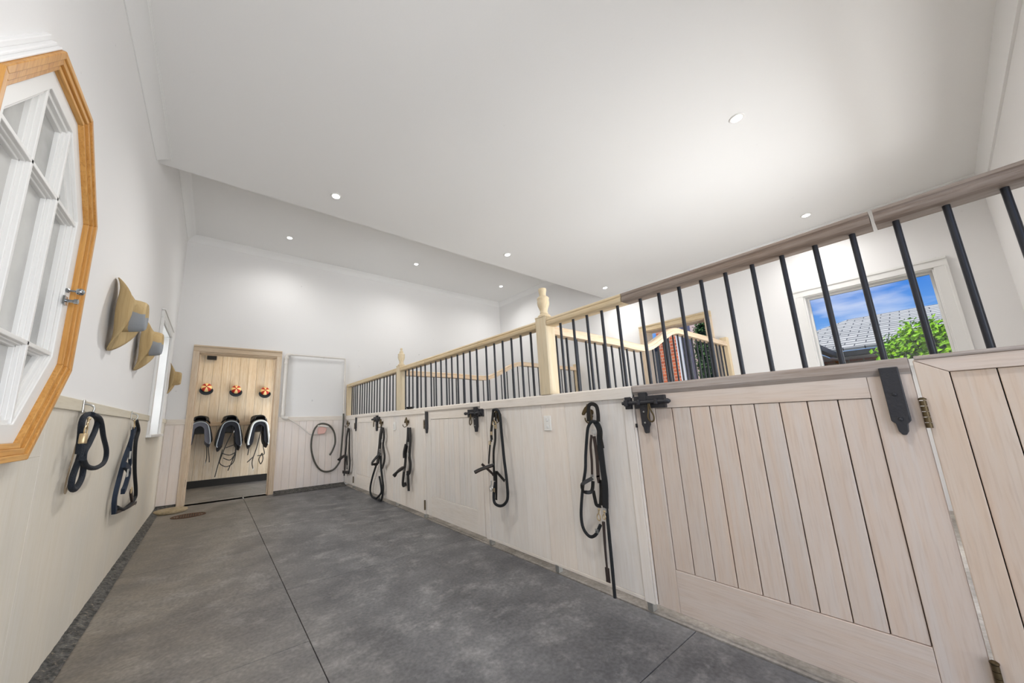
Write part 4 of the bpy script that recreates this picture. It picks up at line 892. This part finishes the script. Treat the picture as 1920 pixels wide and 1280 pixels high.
# ================================================================ left wall: hooks, rope, halter, hats
def wall_hook(y, z, label):
    h = empty('wall_hook', (0.016, y, z), label, 'hook', 'zinc hooks on the left wall rail')
    MB().box(0.0162, 0.021, y-0.013, y+0.013, z-0.032, z+0.028).build('back_plate', M['steel'], h, bevel=0.003)
    P = [(0.02, y, z+0.010), (0.040, y, z+0.004), (0.052, y, z-0.010), (0.046, y, z-0.034), (0.032, y, z-0.040), (0.030, y, z-0.028)]
    MB().tube(smoothpath(P, 5), 0.0042, 8).build('hook_arm', M['steel'], h, smooth=True)
    for dz in (-0.02, 0.02): MB().lathe([(0.004, 0), (0.003, 0.002), (0, 0.003)], (0.0208, y, z+dz), (1, 0, 0), 10).build('screw', M['steel'], h)
def zclamp(k): return [(max(p[0], 0.014), p[1], p[2]) for p in k]
T = TACK['LR']
hy = T['hook'][0][1]*0.93
wall_hook(2.33, 1.083, 'zinc hook holding the coiled navy rope')
b = empty('lead_rope', (0.045, 2.3, 1.06), 'thick navy lead rope coiled in loops on the nearer left wall hook', 'rope')
cordage('hanging_bight', T['rope1'], 0.0105, M['navyrope'], b); cordage('round_bight', T['rope2'], 0.0105, M['navyrope'], b)
tag(cordage('thin_line', zclamp(T['cord']), 0.0028, M['cord'], b), 'thin beige line')  # thin beige tube curving down beside the rope loops
r = T['ring'][0]; ringpart((r[0], r[1], r[2]), b, 0.021, 'gold')
snap(T['snap'][0], T['snap'][1], b)
a, c = Vector(T['ferrule'][0]), Vector(T['ferrule'][1]); tag(MB().lathe([(0.0115, 0), (0.013, 0.003), (0.013, (c-a).length-0.003), (0.0115, (c-a).length)], a, (c-a), 16).build('ferrule', M['gold'], b, smooth=True), 'pale metal ferrule')
T = TACK['LH']
wall_hook(3.53, 1.083, 'zinc hook holding the navy halter near the tall window')
b = empty('halter', (0.04, 3.5, 1.05), 'navy webbing halter on the second left wall hook near the tall window', 'halter')
strap('noseband', T['noseband'], 0.034, M['navyweb'], b, 0.020); cordage('cheek_rope', T['cheek'], 0.012, M['rope'], b); strap('middle_strap', T['mid'], 0.03, M['navyweb'], b, 0.016)
strap('lower_strap', T['lower'], 0.034, M['navyweb'], b, 0.02); strap('chin_strap', T['chin'], 0.018, M['brownleather'], b, 0.012); strap('throat_strap', T['low2'], 0.03, M['brownleather'], b, 0.014)
ringpart(T['ring'][0], b, 0.022, 'gold'); snap(T['clip'][0], T['clip'][1], b)
for p in T['buckles']: buckle(p, b, 0.02, 'steel')
for p in (T['chin'][2],): ringpart(p, b, 0.02, 'steel')
def hat(y0, z0, sc, mat, label, droop, curl, roll):
    h = empty('felt_hat', (0.03, y0, z0), label, 'hat', 'wide-brimmed hats on the left wall')
    n = 40
    a, bb = 0.150*sc, 0.205*sc     # brim half width (y) and half length (z)
    ca, cb = 0.078*sc, 0.098*sc    # crown base
    rows = []
    for j in range(9):
        t = j/8; row = []
        for i in range(n+1):
            q = 2*math.pi*i/n; cy, sz = math.cos(q), math.sin(q)
            y = (ca+(a-ca)*t)*cy; z = (cb+(bb-cb)*t)*sz
            x = 0.030*sc + curl*abs(cy)**2.4*t*t - droop*abs(sz)**3*t*t + (roll*t*t*max(0, -sz)*cy)
            row.append((max(x, 0.006)+0.0, y0+y, z0+z))
        rows.append(row)
    MB().grid(rows).build('brim', M['felt'], h, smooth='all', solid=0.004, weld=True)
    rows = []
    H = 0.118*sc
    for t, k in ((0, 1.0), (0.15, 0.985), (0.4, 0.95), (0.7, 0.90), (0.88, 0.84), (0.97, 0.74), (1.0, 0.6), (0.985, 0.42), (0.93, 0.22), (0.88, 0.0)):
        row = []
        for i in range(n+1):
            q = 2*math.pi*i/n; cy, sz = math.cos(q), math.sin(q)
            # front pinch of a cattleman crown; crease along z
            pinch = 1-0.16*t*max(0, -sz)**2*abs(cy)
            x = 0.030*sc+H*t - (0.03*sc*(1-abs(cy)*k) if t > 0.9 and k < 0.7 else 0)
            row.append((x, y0+ca*k*cy*pinch, z0+cb*k*sz))
        rows.append(row)
    o = MB().grid(rows).build('crown', mat, h, smooth='all', weld=True)
    MB().sweep([(0.040*sc, y0+(ca+0.001)*math.cos(2*math.pi*i/n), z0+(cb+0.001)*math.sin(2*math.pi*i/n)) for i in range(n)], [(-0.008, -0.001), (0.008, -0.001), (0.008, 0.001), (-0.008, 0.001)], True, up=(1, 0, 0)) if False else None
    return h
hat(2.63, 1.600, 1.0, M['hatpaint'], 'tan felt hat with worn grey patch, nearest of the three wall hats', 0.022, 0.075, 0.0)
hat(3.43, 1.600, 1.0, M['hatpaint'], 'tan felt hat hung directly beyond the nearest hat, before the tall window', 0.022, 0.075, 0.0)
hat(5.66, 1.600, 0.93, M['felt'], 'small plain tan hat beyond the tall window near the doorway', 0.01, 0.05, 0.0)
# ================================================================ end wall: pipe loop, hose
p = empty('water_pipe', (1.35, L, 1.1), 'white painted pipe running up from dado height, over and down the end wall', 'pipe')
YP = L-0.034
MB().tube(smoothpath([(1.40, YP, 2.072), (1.365, YP, 2.066), (1.348, YP, 2.03), (1.346, YP, 1.9)], 5)+[Vector((1.345, YP, 1.3)), Vector((1.345, YP, 1.15))]+smoothpath([(1.345, YP, 1.15), (1.350, YP, 1.105), (1.375, YP, 1.088), (1.41, YP, 1.086)], 5)[1:], 0.027, 12).build('thick_pipe', M['pvc'], p, smooth=True)
for z in (1.92, 1.26, 1.13, 2.0): MB().lathe([(0.033, 0), (0.033, 0.035)], (1.3455, YP, z), (0, 0, 1), 14).build('collar', M['pvc'], p, bevel=0.002)
MB().tube(smoothpath([(1.40, YP, 2.073), (1.8, YP, 2.071), (2.20, YP, 2.068), (2.232, YP, 2.058), (2.243, YP, 2.02), (2.243, YP, 1.6), (2.243, YP, 1.14)], 6), 0.013, 10).build('thin_pipe', M['pvc'], p, smooth=True)
for pos in ((1.9, 2.071), (2.243, 1.7), (2.243, 1.3)): MB().box(pos[0]-0.012, pos[0]+0.012, L-0.03, L, pos[1]-0.012, pos[1]+0.012).build('pipe_clip', M['pvc'], p, bevel=0.002)
tag(MB().tube(smoothpath([(1.41, L-0.03, 1.085), (1.573, L-0.028, 0.974), (1.732, L-0.028, 0.837), (1.826, L-0.035, 0.824), (1.889, L-0.045, 0.845)], 6), 0.007, 8).build('flexible_cord', M['pvc'], p, smooth=True), 'thin slack white cord')
hpts = [(2.243, 6.018, 1.14), (2.243, 6.01, 1.0), (2.226, 6.0, 0.666), (2.209, 6.0, 0.415), (2.178, 6.0, 0.335), (2.107, 6.0, 0.26), (2.003, 6.0, 0.239), (1.906, 6.0, 0.282), (1.823, 6.0, 0.403), (1.769, 6.0, 0.576), (1.761, 6.0, 0.738), (1.793, 6.0, 0.891), (1.853, 6.0, 0.972), (1.932, 6.0, 0.986), (2.024, 6.0, 0.948), (2.094, 5.99, 0.844), (2.116, 5.985, 0.69), (2.087, 5.99, 0.575), (2.041, 5.99, 0.488)]
h = empty('hose', (1.93, 6.0, 0.6), 'dark hose hanging in a big oval loop on the end wall', 'hose')
MB().tube(smoothpath(hpts, 6), 0.0135, 10).build('tube', M['hose'], h, smooth=True)
h = empty('hose_holder', (1.90, L, 0.87), 'faded pink bracket on the end wall carrying the hose loop', 'hose holder')
MB().prism([(1.85, 0.82), (1.95, 0.83), (1.985, 0.90), (1.93, 0.945), (1.85, 0.925)], 'y', L-0.06, L-0.022).build('bracket', M['pinkplastic'], h, bevel=0.008)
MB().tube([(1.84, L-0.06, 0.955), (2.0, L-0.06, 0.935)], 0.011, 10).tube([(1.92, L-0.06, 0.945), (1.92, L-0.012, 0.90)], 0.009, 8).build('hook_arm', M['plastic'], h, smooth=True)
# floor drain and lid beside the doorway
d = empty('floor_drain', (0.36, 5.37, 0.0), 'rusty slotted metal drain grate set in the floor beside the round lid', 'drain')
m = MB(); n = 28
rim = [(0.36+0.155*math.cos(2*math.pi*k/n), 5.36+0.105*math.sin(2*math.pi*k/n), 0.003) for k in range(n)]
m.tube(rim, 0.006, 6, True); m.build('rim', M['rust'], d, smooth=True)
m = MB()
for k in range(-6, 7):
    x = 0.36+k*0.022; hh = 0.10*math.sqrt(max(0, 1-((k*0.022)/0.15)**2)); m.box(x-0.007, x+0.007, 5.36-hh, 5.36+hh, 0.0005, 0.005)
m.build('grate', M['rust'], d, bevel=0.001)
MB().lathe([(0.0, 0.0002), (0.098, 0.0002), (0.098, 0.0012), (0, 0.0012)], (0.36, 5.36, 0), (0, 0, 1), 24).build('well', M['seam'], d)
d = empty('round_lid', (0.165, 5.78, 0), 'round tan stone lid lying at the foot of the left door jamb', 'lid')
MB().lathe([(0.0, 0.001), (0.150, 0.001), (0.160, 0.006), (0.162, 0.022), (0.156, 0.030), (0.10, 0.036), (0.0, 0.038)], (0.175, 5.77, 0), (0, 0, 1), 36).build('disc', M['lid'], d, smooth=True)
# ================================================================ tack room contents
def cap(x, z, label):
    c = empty('jockey_cap', (x, 7.786, z), label, 'cap', 'jockey caps on the tack room wall')
    Y = 7.784; n = 32; r = 0.078; rows = []; tints = []
    red, crm = srgb(186, 44, 26), srgb(244, 214, 150)
    m = MB(); K = 8
    prof = [(1.0, 0.0), (1.0, 0.02), (0.97, 0.045), (0.86, 0.068), (0.66, 0.086), (0.4, 0.096), (0.12, 0.100)]
    ax = Vector((0, -0.94, 0.20)).normalized(); up = Vector((0, 0.2, 0.94)).normalized()
    def P(q, rr, h): return Vector((x, Y-0.004, z))+Vector((1, 0, 0))*(r*rr*math.cos(q))+up*(r*rr*math.sin(q))+ax*h
    for i in range(n):
        q0, q1 = 2*math.pi*i/n, 2*math.pi*(i+1)/n
        g = int(((q0+math.pi/8+1e-6)/(2*math.pi))*K) % K; col = crm if g % 2 == 0 else red
        for (r0, h0), (r1, h1) in zip(prof[:-1], prof[1:]):
            m.add([P(q0, r0, h0), P(q1, r0, h0), P(q1, r1, h1), P(q0, r1, h1)], [(0, 1, 2, 3)], col)
        m.add([P(q0, 0.12, 0.1), P(q1, 0.12, 0.1), P(0, 0, 0.101)], [(0, 1, 2)], col)
    o = m.build('crown', M['capred'], c, smooth=True, weld=True)
    MB().lathe([(0.0, 0), (0.008, 0.002), (0.006, 0.007), (0, 0.009)], P(0, 0, 0.099), ax, 12).build('button', M['capnavy'], c, smooth=True)
    rows = []
    for j in range(5):
        t = j/4; row = []
        for i in range(15):
            q = math.pi*(1.03+0.94*i/14); e = math.sin(math.pi*i/14)
            rr = 1.01+t*0.80*e**0.7
            row.append(P(q, rr, 0.022+t*0.035*e))
        rows.append(row)
    MB().grid(rows).build('peak', M['capnavy'], c, smooth='all', solid=0.006)
    MB().sweep([P(math.pi*(1.0+i/14), 1.01, 0.014) for i in range(15)], [(-0.002, -0.016), (0.002, -0.016), (0.002, 0.016), (-0.002, 0.016)], up=ax).build('head_band', M['capnavy'], c, smooth=True)
cap(0.362, 1.685, 'red and cream quartered cap, leftmost of the three in the tack room')
cap(0.797, 1.662, 'red and cream quartered cap, middle of the three in the tack room')
cap(1.257, 1.640, 'red and cream quartered cap, rightmost of the three in the tack room')
b = empty('wall_speaker', (0.40, 7.77, 2.26), 'small black box fixed high in the tack room corner', 'speaker')
MB().box(0.325, 0.465, 7.67, 7.783, 2.195, 2.315).build('box_body', M['blackplastic'], b, bevel=0.01)
MB().box(0.345, 0.445, 7.664, 7.672, 2.285, 2.302).build('label_strip', M['plastic'], b)
def saddle(x, z, label, pad_mat, trim_mat, w, bridle_pts, drop):
    s = empty('saddle', (x, 7.4, z), label, 'saddle', 'black saddles on the tack room wall')
    ya, yb = 7.20, 7.68
    def arch(k, lw, low, top, th):
        # thick inverted-U section: outer edge, rounded tip, inner edge (mirrored)
        R_ = [(0.0, top), (0.055, top-0.012), (0.10, top-0.05), (0.095+lw*0.5, top-low*0.35), (0.095+lw*0.85, top-low*0.70), (0.095+lw, top-low*0.93), (0.095+lw*0.8, top-low), (0.095+lw*0.8-th*0.6, top-low*0.98), (0.095+lw*0.5-th, top-low*0.85), (0.095+lw*0.3-th, top-low*0.5), (0.085-th*0.5, top-0.11), (0.03, top-0.075), (0.0, top-0.065)]
        return [(x+a*k, c) for a, c in R_]
    def loft(name, mat, lw, low, top, th, y0, y1, par):
        m = MB(); P = None
        for sd in (-1, 1):
            rings = []
            for j in range(9):
                t = j/8; f = 0.84+0.16*math.sin(math.pi*t)
                rings.append([(px, y0+(y1-y0)*t, pz) for px, pz in arch(sd, lw, low*f, top, th)])
            n = len(rings[0]); v = [p for r_ in rings for p in r_]; f_ = []
            for a in range(8):
                for b_ in range(n-1): f_.append((a*n+b_, a*n+b_+1, (a+1)*n+b_+1, (a+1)*n+b_))
            f_.append(tuple(range(n))); f_.append(tuple(8*n+q for q in range(n-1, -1, -1)))
            m.add(v, f_)
        return m.build(name, mat, par, smooth=True)
    pd = loft('saddle_pad', pad_mat, w*0.30, drop, z-0.045, 0.045, ya, yb, s)
    edge = [Vector((p[0], ya-0.004, p[1])) for p in arch(-1, w*0.30, drop*0.84, z-0.043, 0.045)[:7]][::-1]+[Vector((p[0], ya-0.004, p[1])) for p in arch(1, w*0.30, drop*0.84, z-0.043, 0.045)[1:7]]
    tag(MB().tube(smoothpath(edge, 3), 0.008 if trim_mat is not M['whitepad'] else 0.016, 8).build('pad_piping', trim_mat, pd, smooth=True), 'pale piped edge')
    loft('flap', M['leather'], w*0.30+0.028, drop*0.90, z-0.012, 0.05, ya+0.05, yb-0.03, s)
    MB().sweep([(x, ya+0.10, z-0.15), (x, (ya+yb)/2, z-0.165), (x, yb-0.05, z-0.15)], [(-0.075, -0.075), (0.075, -0.075), (0.06, 0.05), (0.0, 0.08), (-0.06, 0.05)], up=(0, 0, 1)).build('gullet_lining', M['leather'], s, smooth=True)
    rows = []
    for j in range(13):
        t = j/12; y = ya+0.03+(yb-ya-0.06)*t
        hgt = z+0.075*(1-t)**3+0.085*t**3; hw = 0.088+0.03*math.sin(math.pi*min(1, t*1.15))+0.02*t
        if t < 0.15: hw *= 0.85+t
        row = []
        for i in range(13):
            q = math.pi*i/12; row.append((x-math.cos(q)*hw, y, hgt-0.095+0.075*math.sin(q)**0.6+(-0.022*math.sin(q)**2*math.sin(math.pi*t))))
        rows.append(row)
    MB().grid(rows).build('seat', M['leather'], s, smooth='all', solid=0.012)
    for sd in (-1, 1):
        lx = x+sd*w*0.70
        strap('stirrup_leather', [(lx*0.35+x*0.65, 7.40, z-0.04), (lx, 7.40, z-0.20), (lx+sd*0.004, 7.40, z-drop*0.72)], 0.02, M['leather'], s)
    r = empty('saddle_rack', (x, 7.77, z-0.1), 'wall bracket under the '+label.split(',')[0], 'saddle rack', 'saddle racks on the tack room wall')
    MB().box(x-0.05, x+0.05, 7.766, 7.772, z-0.20, z-0.03).build('back_plate', M['iron'], r, bevel=0.002)
    MB().tube([(x-0.04, 7.768, z-0.085), (x-0.04, 7.26, z-0.085), (x+0.04, 7.26, z-0.085), (x+0.04, 7.768, z-0.085)], 0.008, 8).build('arm', M['iron'], r, smooth=True)
    k = empty('bridle', (x, 7.3, z-0.2), 'thin black bridle dangling under the '+label.split(',')[0], 'bridle', 'bridles under the tack room saddles')
    for i, pl in enumerate(bridle_pts):
        if i == 0: pl = [(0.035, -0.085)]+pl
        strap(('cheek_strap', 'rein', 'noseband', 'throat_strap', 'bit_strap')[i % 5], [(x+a, 7.235+0.012*i, z+c) for a, c in pl], 0.026, M['leather'], k, 0.012)
    ringpart((x+bridle_pts[0][-1][0], 7.17, z+bridle_pts[0][-1][1]), k, 0.03)
greypad = plain('grey_saddle_pad', srgb(98, 100, 112), 0.8, 0, 0.4, 90); navypad = plain('navy_saddle_pad', srgb(12, 18, 32), 0.7, 0, 0.3, 90)
trimgrey = plain('grey_piping', srgb(150, 158, 166), 0.6); M['whitepad'] = plain('white_pad_trim', srgb(206, 212, 214), 0.7)
saddle(0.335, 1.13, 'black saddle with grey pad, leftmost and half behind the door jamb', greypad, trimgrey, 0.20, [[(0.11, -0.42), (0.13, -0.6), (0.12, -0.70)], [(0.13, -0.42), (0.16, -0.6), (0.17, -0.69)]], 0.42)
saddle(0.745, 1.13, 'black saddle with navy pad, middle of the three in the tack room', navypad, trimgrey, 0.24, [[(0.03, -0.22), (-0.03, -0.4), (-0.09, -0.62), (-0.10, -0.72), (0.0, -0.78), (0.09, -0.70), (0.10, -0.45), (0.05, -0.22)], [(-0.08, -0.5), (-0.13, -0.8), (-0.15, -0.93)], [(-0.09, -0.56), (0.02, -0.60), (0.10, -0.57), (0.04, -0.68), (-0.06, -0.64)], [(0.06, -0.3), (0.10, -0.55), (0.02, -0.85)], [(-0.04, -0.48), (0.07, -0.44)]], 0.50)
saddle(1.165, 1.125, 'black saddle with white edged pad, rightmost in the tack room', navypad, M['whitepad'], 0.20, [[(0.02, -0.25), (-0.02, -0.5), (-0.07, -0.72), (-0.05, -0.85)], [(0.05, -0.3), (0.08, -0.5), (0.10, -0.62), (0.0, -0.64)], [(0.07, -0.60), (0.03, -0.70), (0.06, -0.78), (0.09, -0.70), (0.07, -0.60)], [(-0.12, -0.4), (-0.14, -0.62)], [(-0.06, -0.66), (-0.14, -0.74)]], 0.48)
# ================================================================ outside the windows
def roof_face(m_list, verts, name, parent):
    me = bpy.data.meshes.new(name); off = parent.location
    vs = [Vector(v) for v in verts]; me.from_pydata([v-off for v in vs], [], [tuple(range(len(vs)))])
    nrm = (vs[1]-vs[0]).cross(vs[2]-vs[0]).normalized(); e = Vector((0, 0, 1)).cross(nrm).normalized(); f = nrm.cross(e)
    uv = me.uv_layers.new(name='UVMap')
    for li, v in enumerate(vs): uv.data[li].uv = (v.dot(e), v.dot(f))
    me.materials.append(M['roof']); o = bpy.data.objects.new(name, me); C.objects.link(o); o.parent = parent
    md = o.modifiers.new('thickness', 'SOLIDIFY'); md.thickness = 0.06; md.offset = -1
    return o
h = empty('neighbouring_house', (14, 0, 0), 'brick outbuilding with grey slate hip roof outside the right window', 'house')
ez, rz = 2.20, 3.52
MB().box(12.55, 12.75, -7, 1.9, 0, 2.13).box(10.2, 12.75, 1.9, 2.1, 0, 2.13).build('brick_wall', M['brickdark'], h)
MB().box(12.51, 12.56, 0.95, 1.45, 1.1, 1.95).build('window', M['gutter'], h)
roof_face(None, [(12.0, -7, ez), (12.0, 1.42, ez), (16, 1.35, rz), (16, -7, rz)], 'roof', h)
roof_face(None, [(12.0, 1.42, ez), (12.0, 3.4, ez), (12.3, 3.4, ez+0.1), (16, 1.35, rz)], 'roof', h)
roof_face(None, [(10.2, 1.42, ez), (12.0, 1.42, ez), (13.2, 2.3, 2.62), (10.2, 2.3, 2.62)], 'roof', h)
m = MB(); m.prism([(11.9, ez-0.02), (12.02, ez-0.02), (12.02, ez-0.14), (11.92, ez-0.14)], 'y', -7, 1.36); m.build('gutter', M['gutter'], h, bevel=0.01)
MB().box(10.2, 11.92, 1.30, 1.42, ez-0.13, ez-0.01).build('gutter', M['gutter'], h, bevel=0.01)
MB().box(12.03, 12.55, -7, 1.9, ez-0.16, ez-0.13).box(10.2, 12.0, 1.43, 1.9, ez-0.16, ez-0.13).build('soffit', M['white'], h)
MB().tube([(12.0, -7, 0.0), (12.0, -7, 0.01)], 0.01, 6)
def foliage(name, label, cat, centre, size, n, leaf, mat, seed, loc):
    rr = random.Random(seed); b = empty(name, loc, label, cat)
    m = MB()
    cx, cy, cz = centre; sx, sy, sz = size
    def bumps(u, v): return 1+0.10*math.sin(5*u+1.3)*math.sin(4*v)+0.07*math.sin(11*u)*math.cos(9*v+0.6)
    for i in range(n):
        u = rr.uniform(0, 2*math.pi); w = rr.uniform(-1, 1); k = bumps(u, w*3)*rr.uniform(0.86, 1.04)
        s = math.sqrt(1-w*w)
        # boxy clipped mass: super-ellipsoid
        d = Vector((s*math.cos(u), s*math.sin(u), w)); e = 0.62
        d = Vector([math.copysign(abs(c)**e, c) for c in d])
        p = Vector((cx+sx*k*d.x, cy+sy*k*d.y, cz+sz*k*d.z))
        t = Vector((rr.gauss(0, 1), rr.gauss(0, 1), rr.gauss(0, 0.6))).normalized(); q = (d.normalized()+Vector((rr.gauss(0, .5), rr.gauss(0, .5), rr.gauss(0, .5)))).normalized()
        t = (t-q*t.dot(q)).normalized(); o = q.cross(t); L_ = leaf*rr.uniform(0.6, 1.25)
        g = rr.uniform(0.55, 1.1)
        m.add([p, p+t*L_*0.5+o*L_*0.28+q*L_*0.08, p+t*L_, p+t*L_*0.5-o*L_*0.28+q*L_*0.08], [(0, 1, 2, 3)], (g*rr.uniform(0.85, 1.1), g, g*rr.uniform(0.8, 1.0)))
    m.build('leaves', mat, b)
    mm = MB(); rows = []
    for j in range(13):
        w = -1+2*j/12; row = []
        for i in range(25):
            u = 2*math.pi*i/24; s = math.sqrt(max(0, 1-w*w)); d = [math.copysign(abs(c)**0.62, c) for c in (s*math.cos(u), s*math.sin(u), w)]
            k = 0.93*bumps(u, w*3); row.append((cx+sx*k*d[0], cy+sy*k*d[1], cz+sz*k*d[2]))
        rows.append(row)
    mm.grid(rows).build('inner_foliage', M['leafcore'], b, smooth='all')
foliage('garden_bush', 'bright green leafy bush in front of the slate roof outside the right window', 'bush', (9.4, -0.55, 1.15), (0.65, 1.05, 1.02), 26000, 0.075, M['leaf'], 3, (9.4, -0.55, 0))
struct(MB().box(WR+0.2, 30, -20, 20, -0.08, -0.01).build('ground', M['concrete']))
# seen through the far right-hand opening
b = empty('courtyard_wall', (10.1, 3.9, 0), 'orange brick wall with white corner post outside the timber framed opening', 'brick wall')
MB().box(10.05, 10.3, 3.895, 4.40, 0, 4.6).build('brick_pier', M['brick'], b)
MB().box(9.98, 10.2, 3.76, 3.89, 0, 4.6).build('white_post', M['white'], b, bevel=0.005)
MB().box(10.1, 10.3, 2.6, 3.755, 0, 4.6).build('rendered_wall', M['render'], b)
b = empty('dark_door', (10.1, 4.9, 0), 'black boarded door left of the brick outside the timber framed opening', 'door')
MB().box(10.12, 10.2, 4.405, 5.9, 0, 2.84).build('door_leaf', M['gutter'], b)
MB().box(10.02, 10.2, 4.405, 5.9, 2.845, 2.95).build('white_head', M['white'], b, bevel=0.005)
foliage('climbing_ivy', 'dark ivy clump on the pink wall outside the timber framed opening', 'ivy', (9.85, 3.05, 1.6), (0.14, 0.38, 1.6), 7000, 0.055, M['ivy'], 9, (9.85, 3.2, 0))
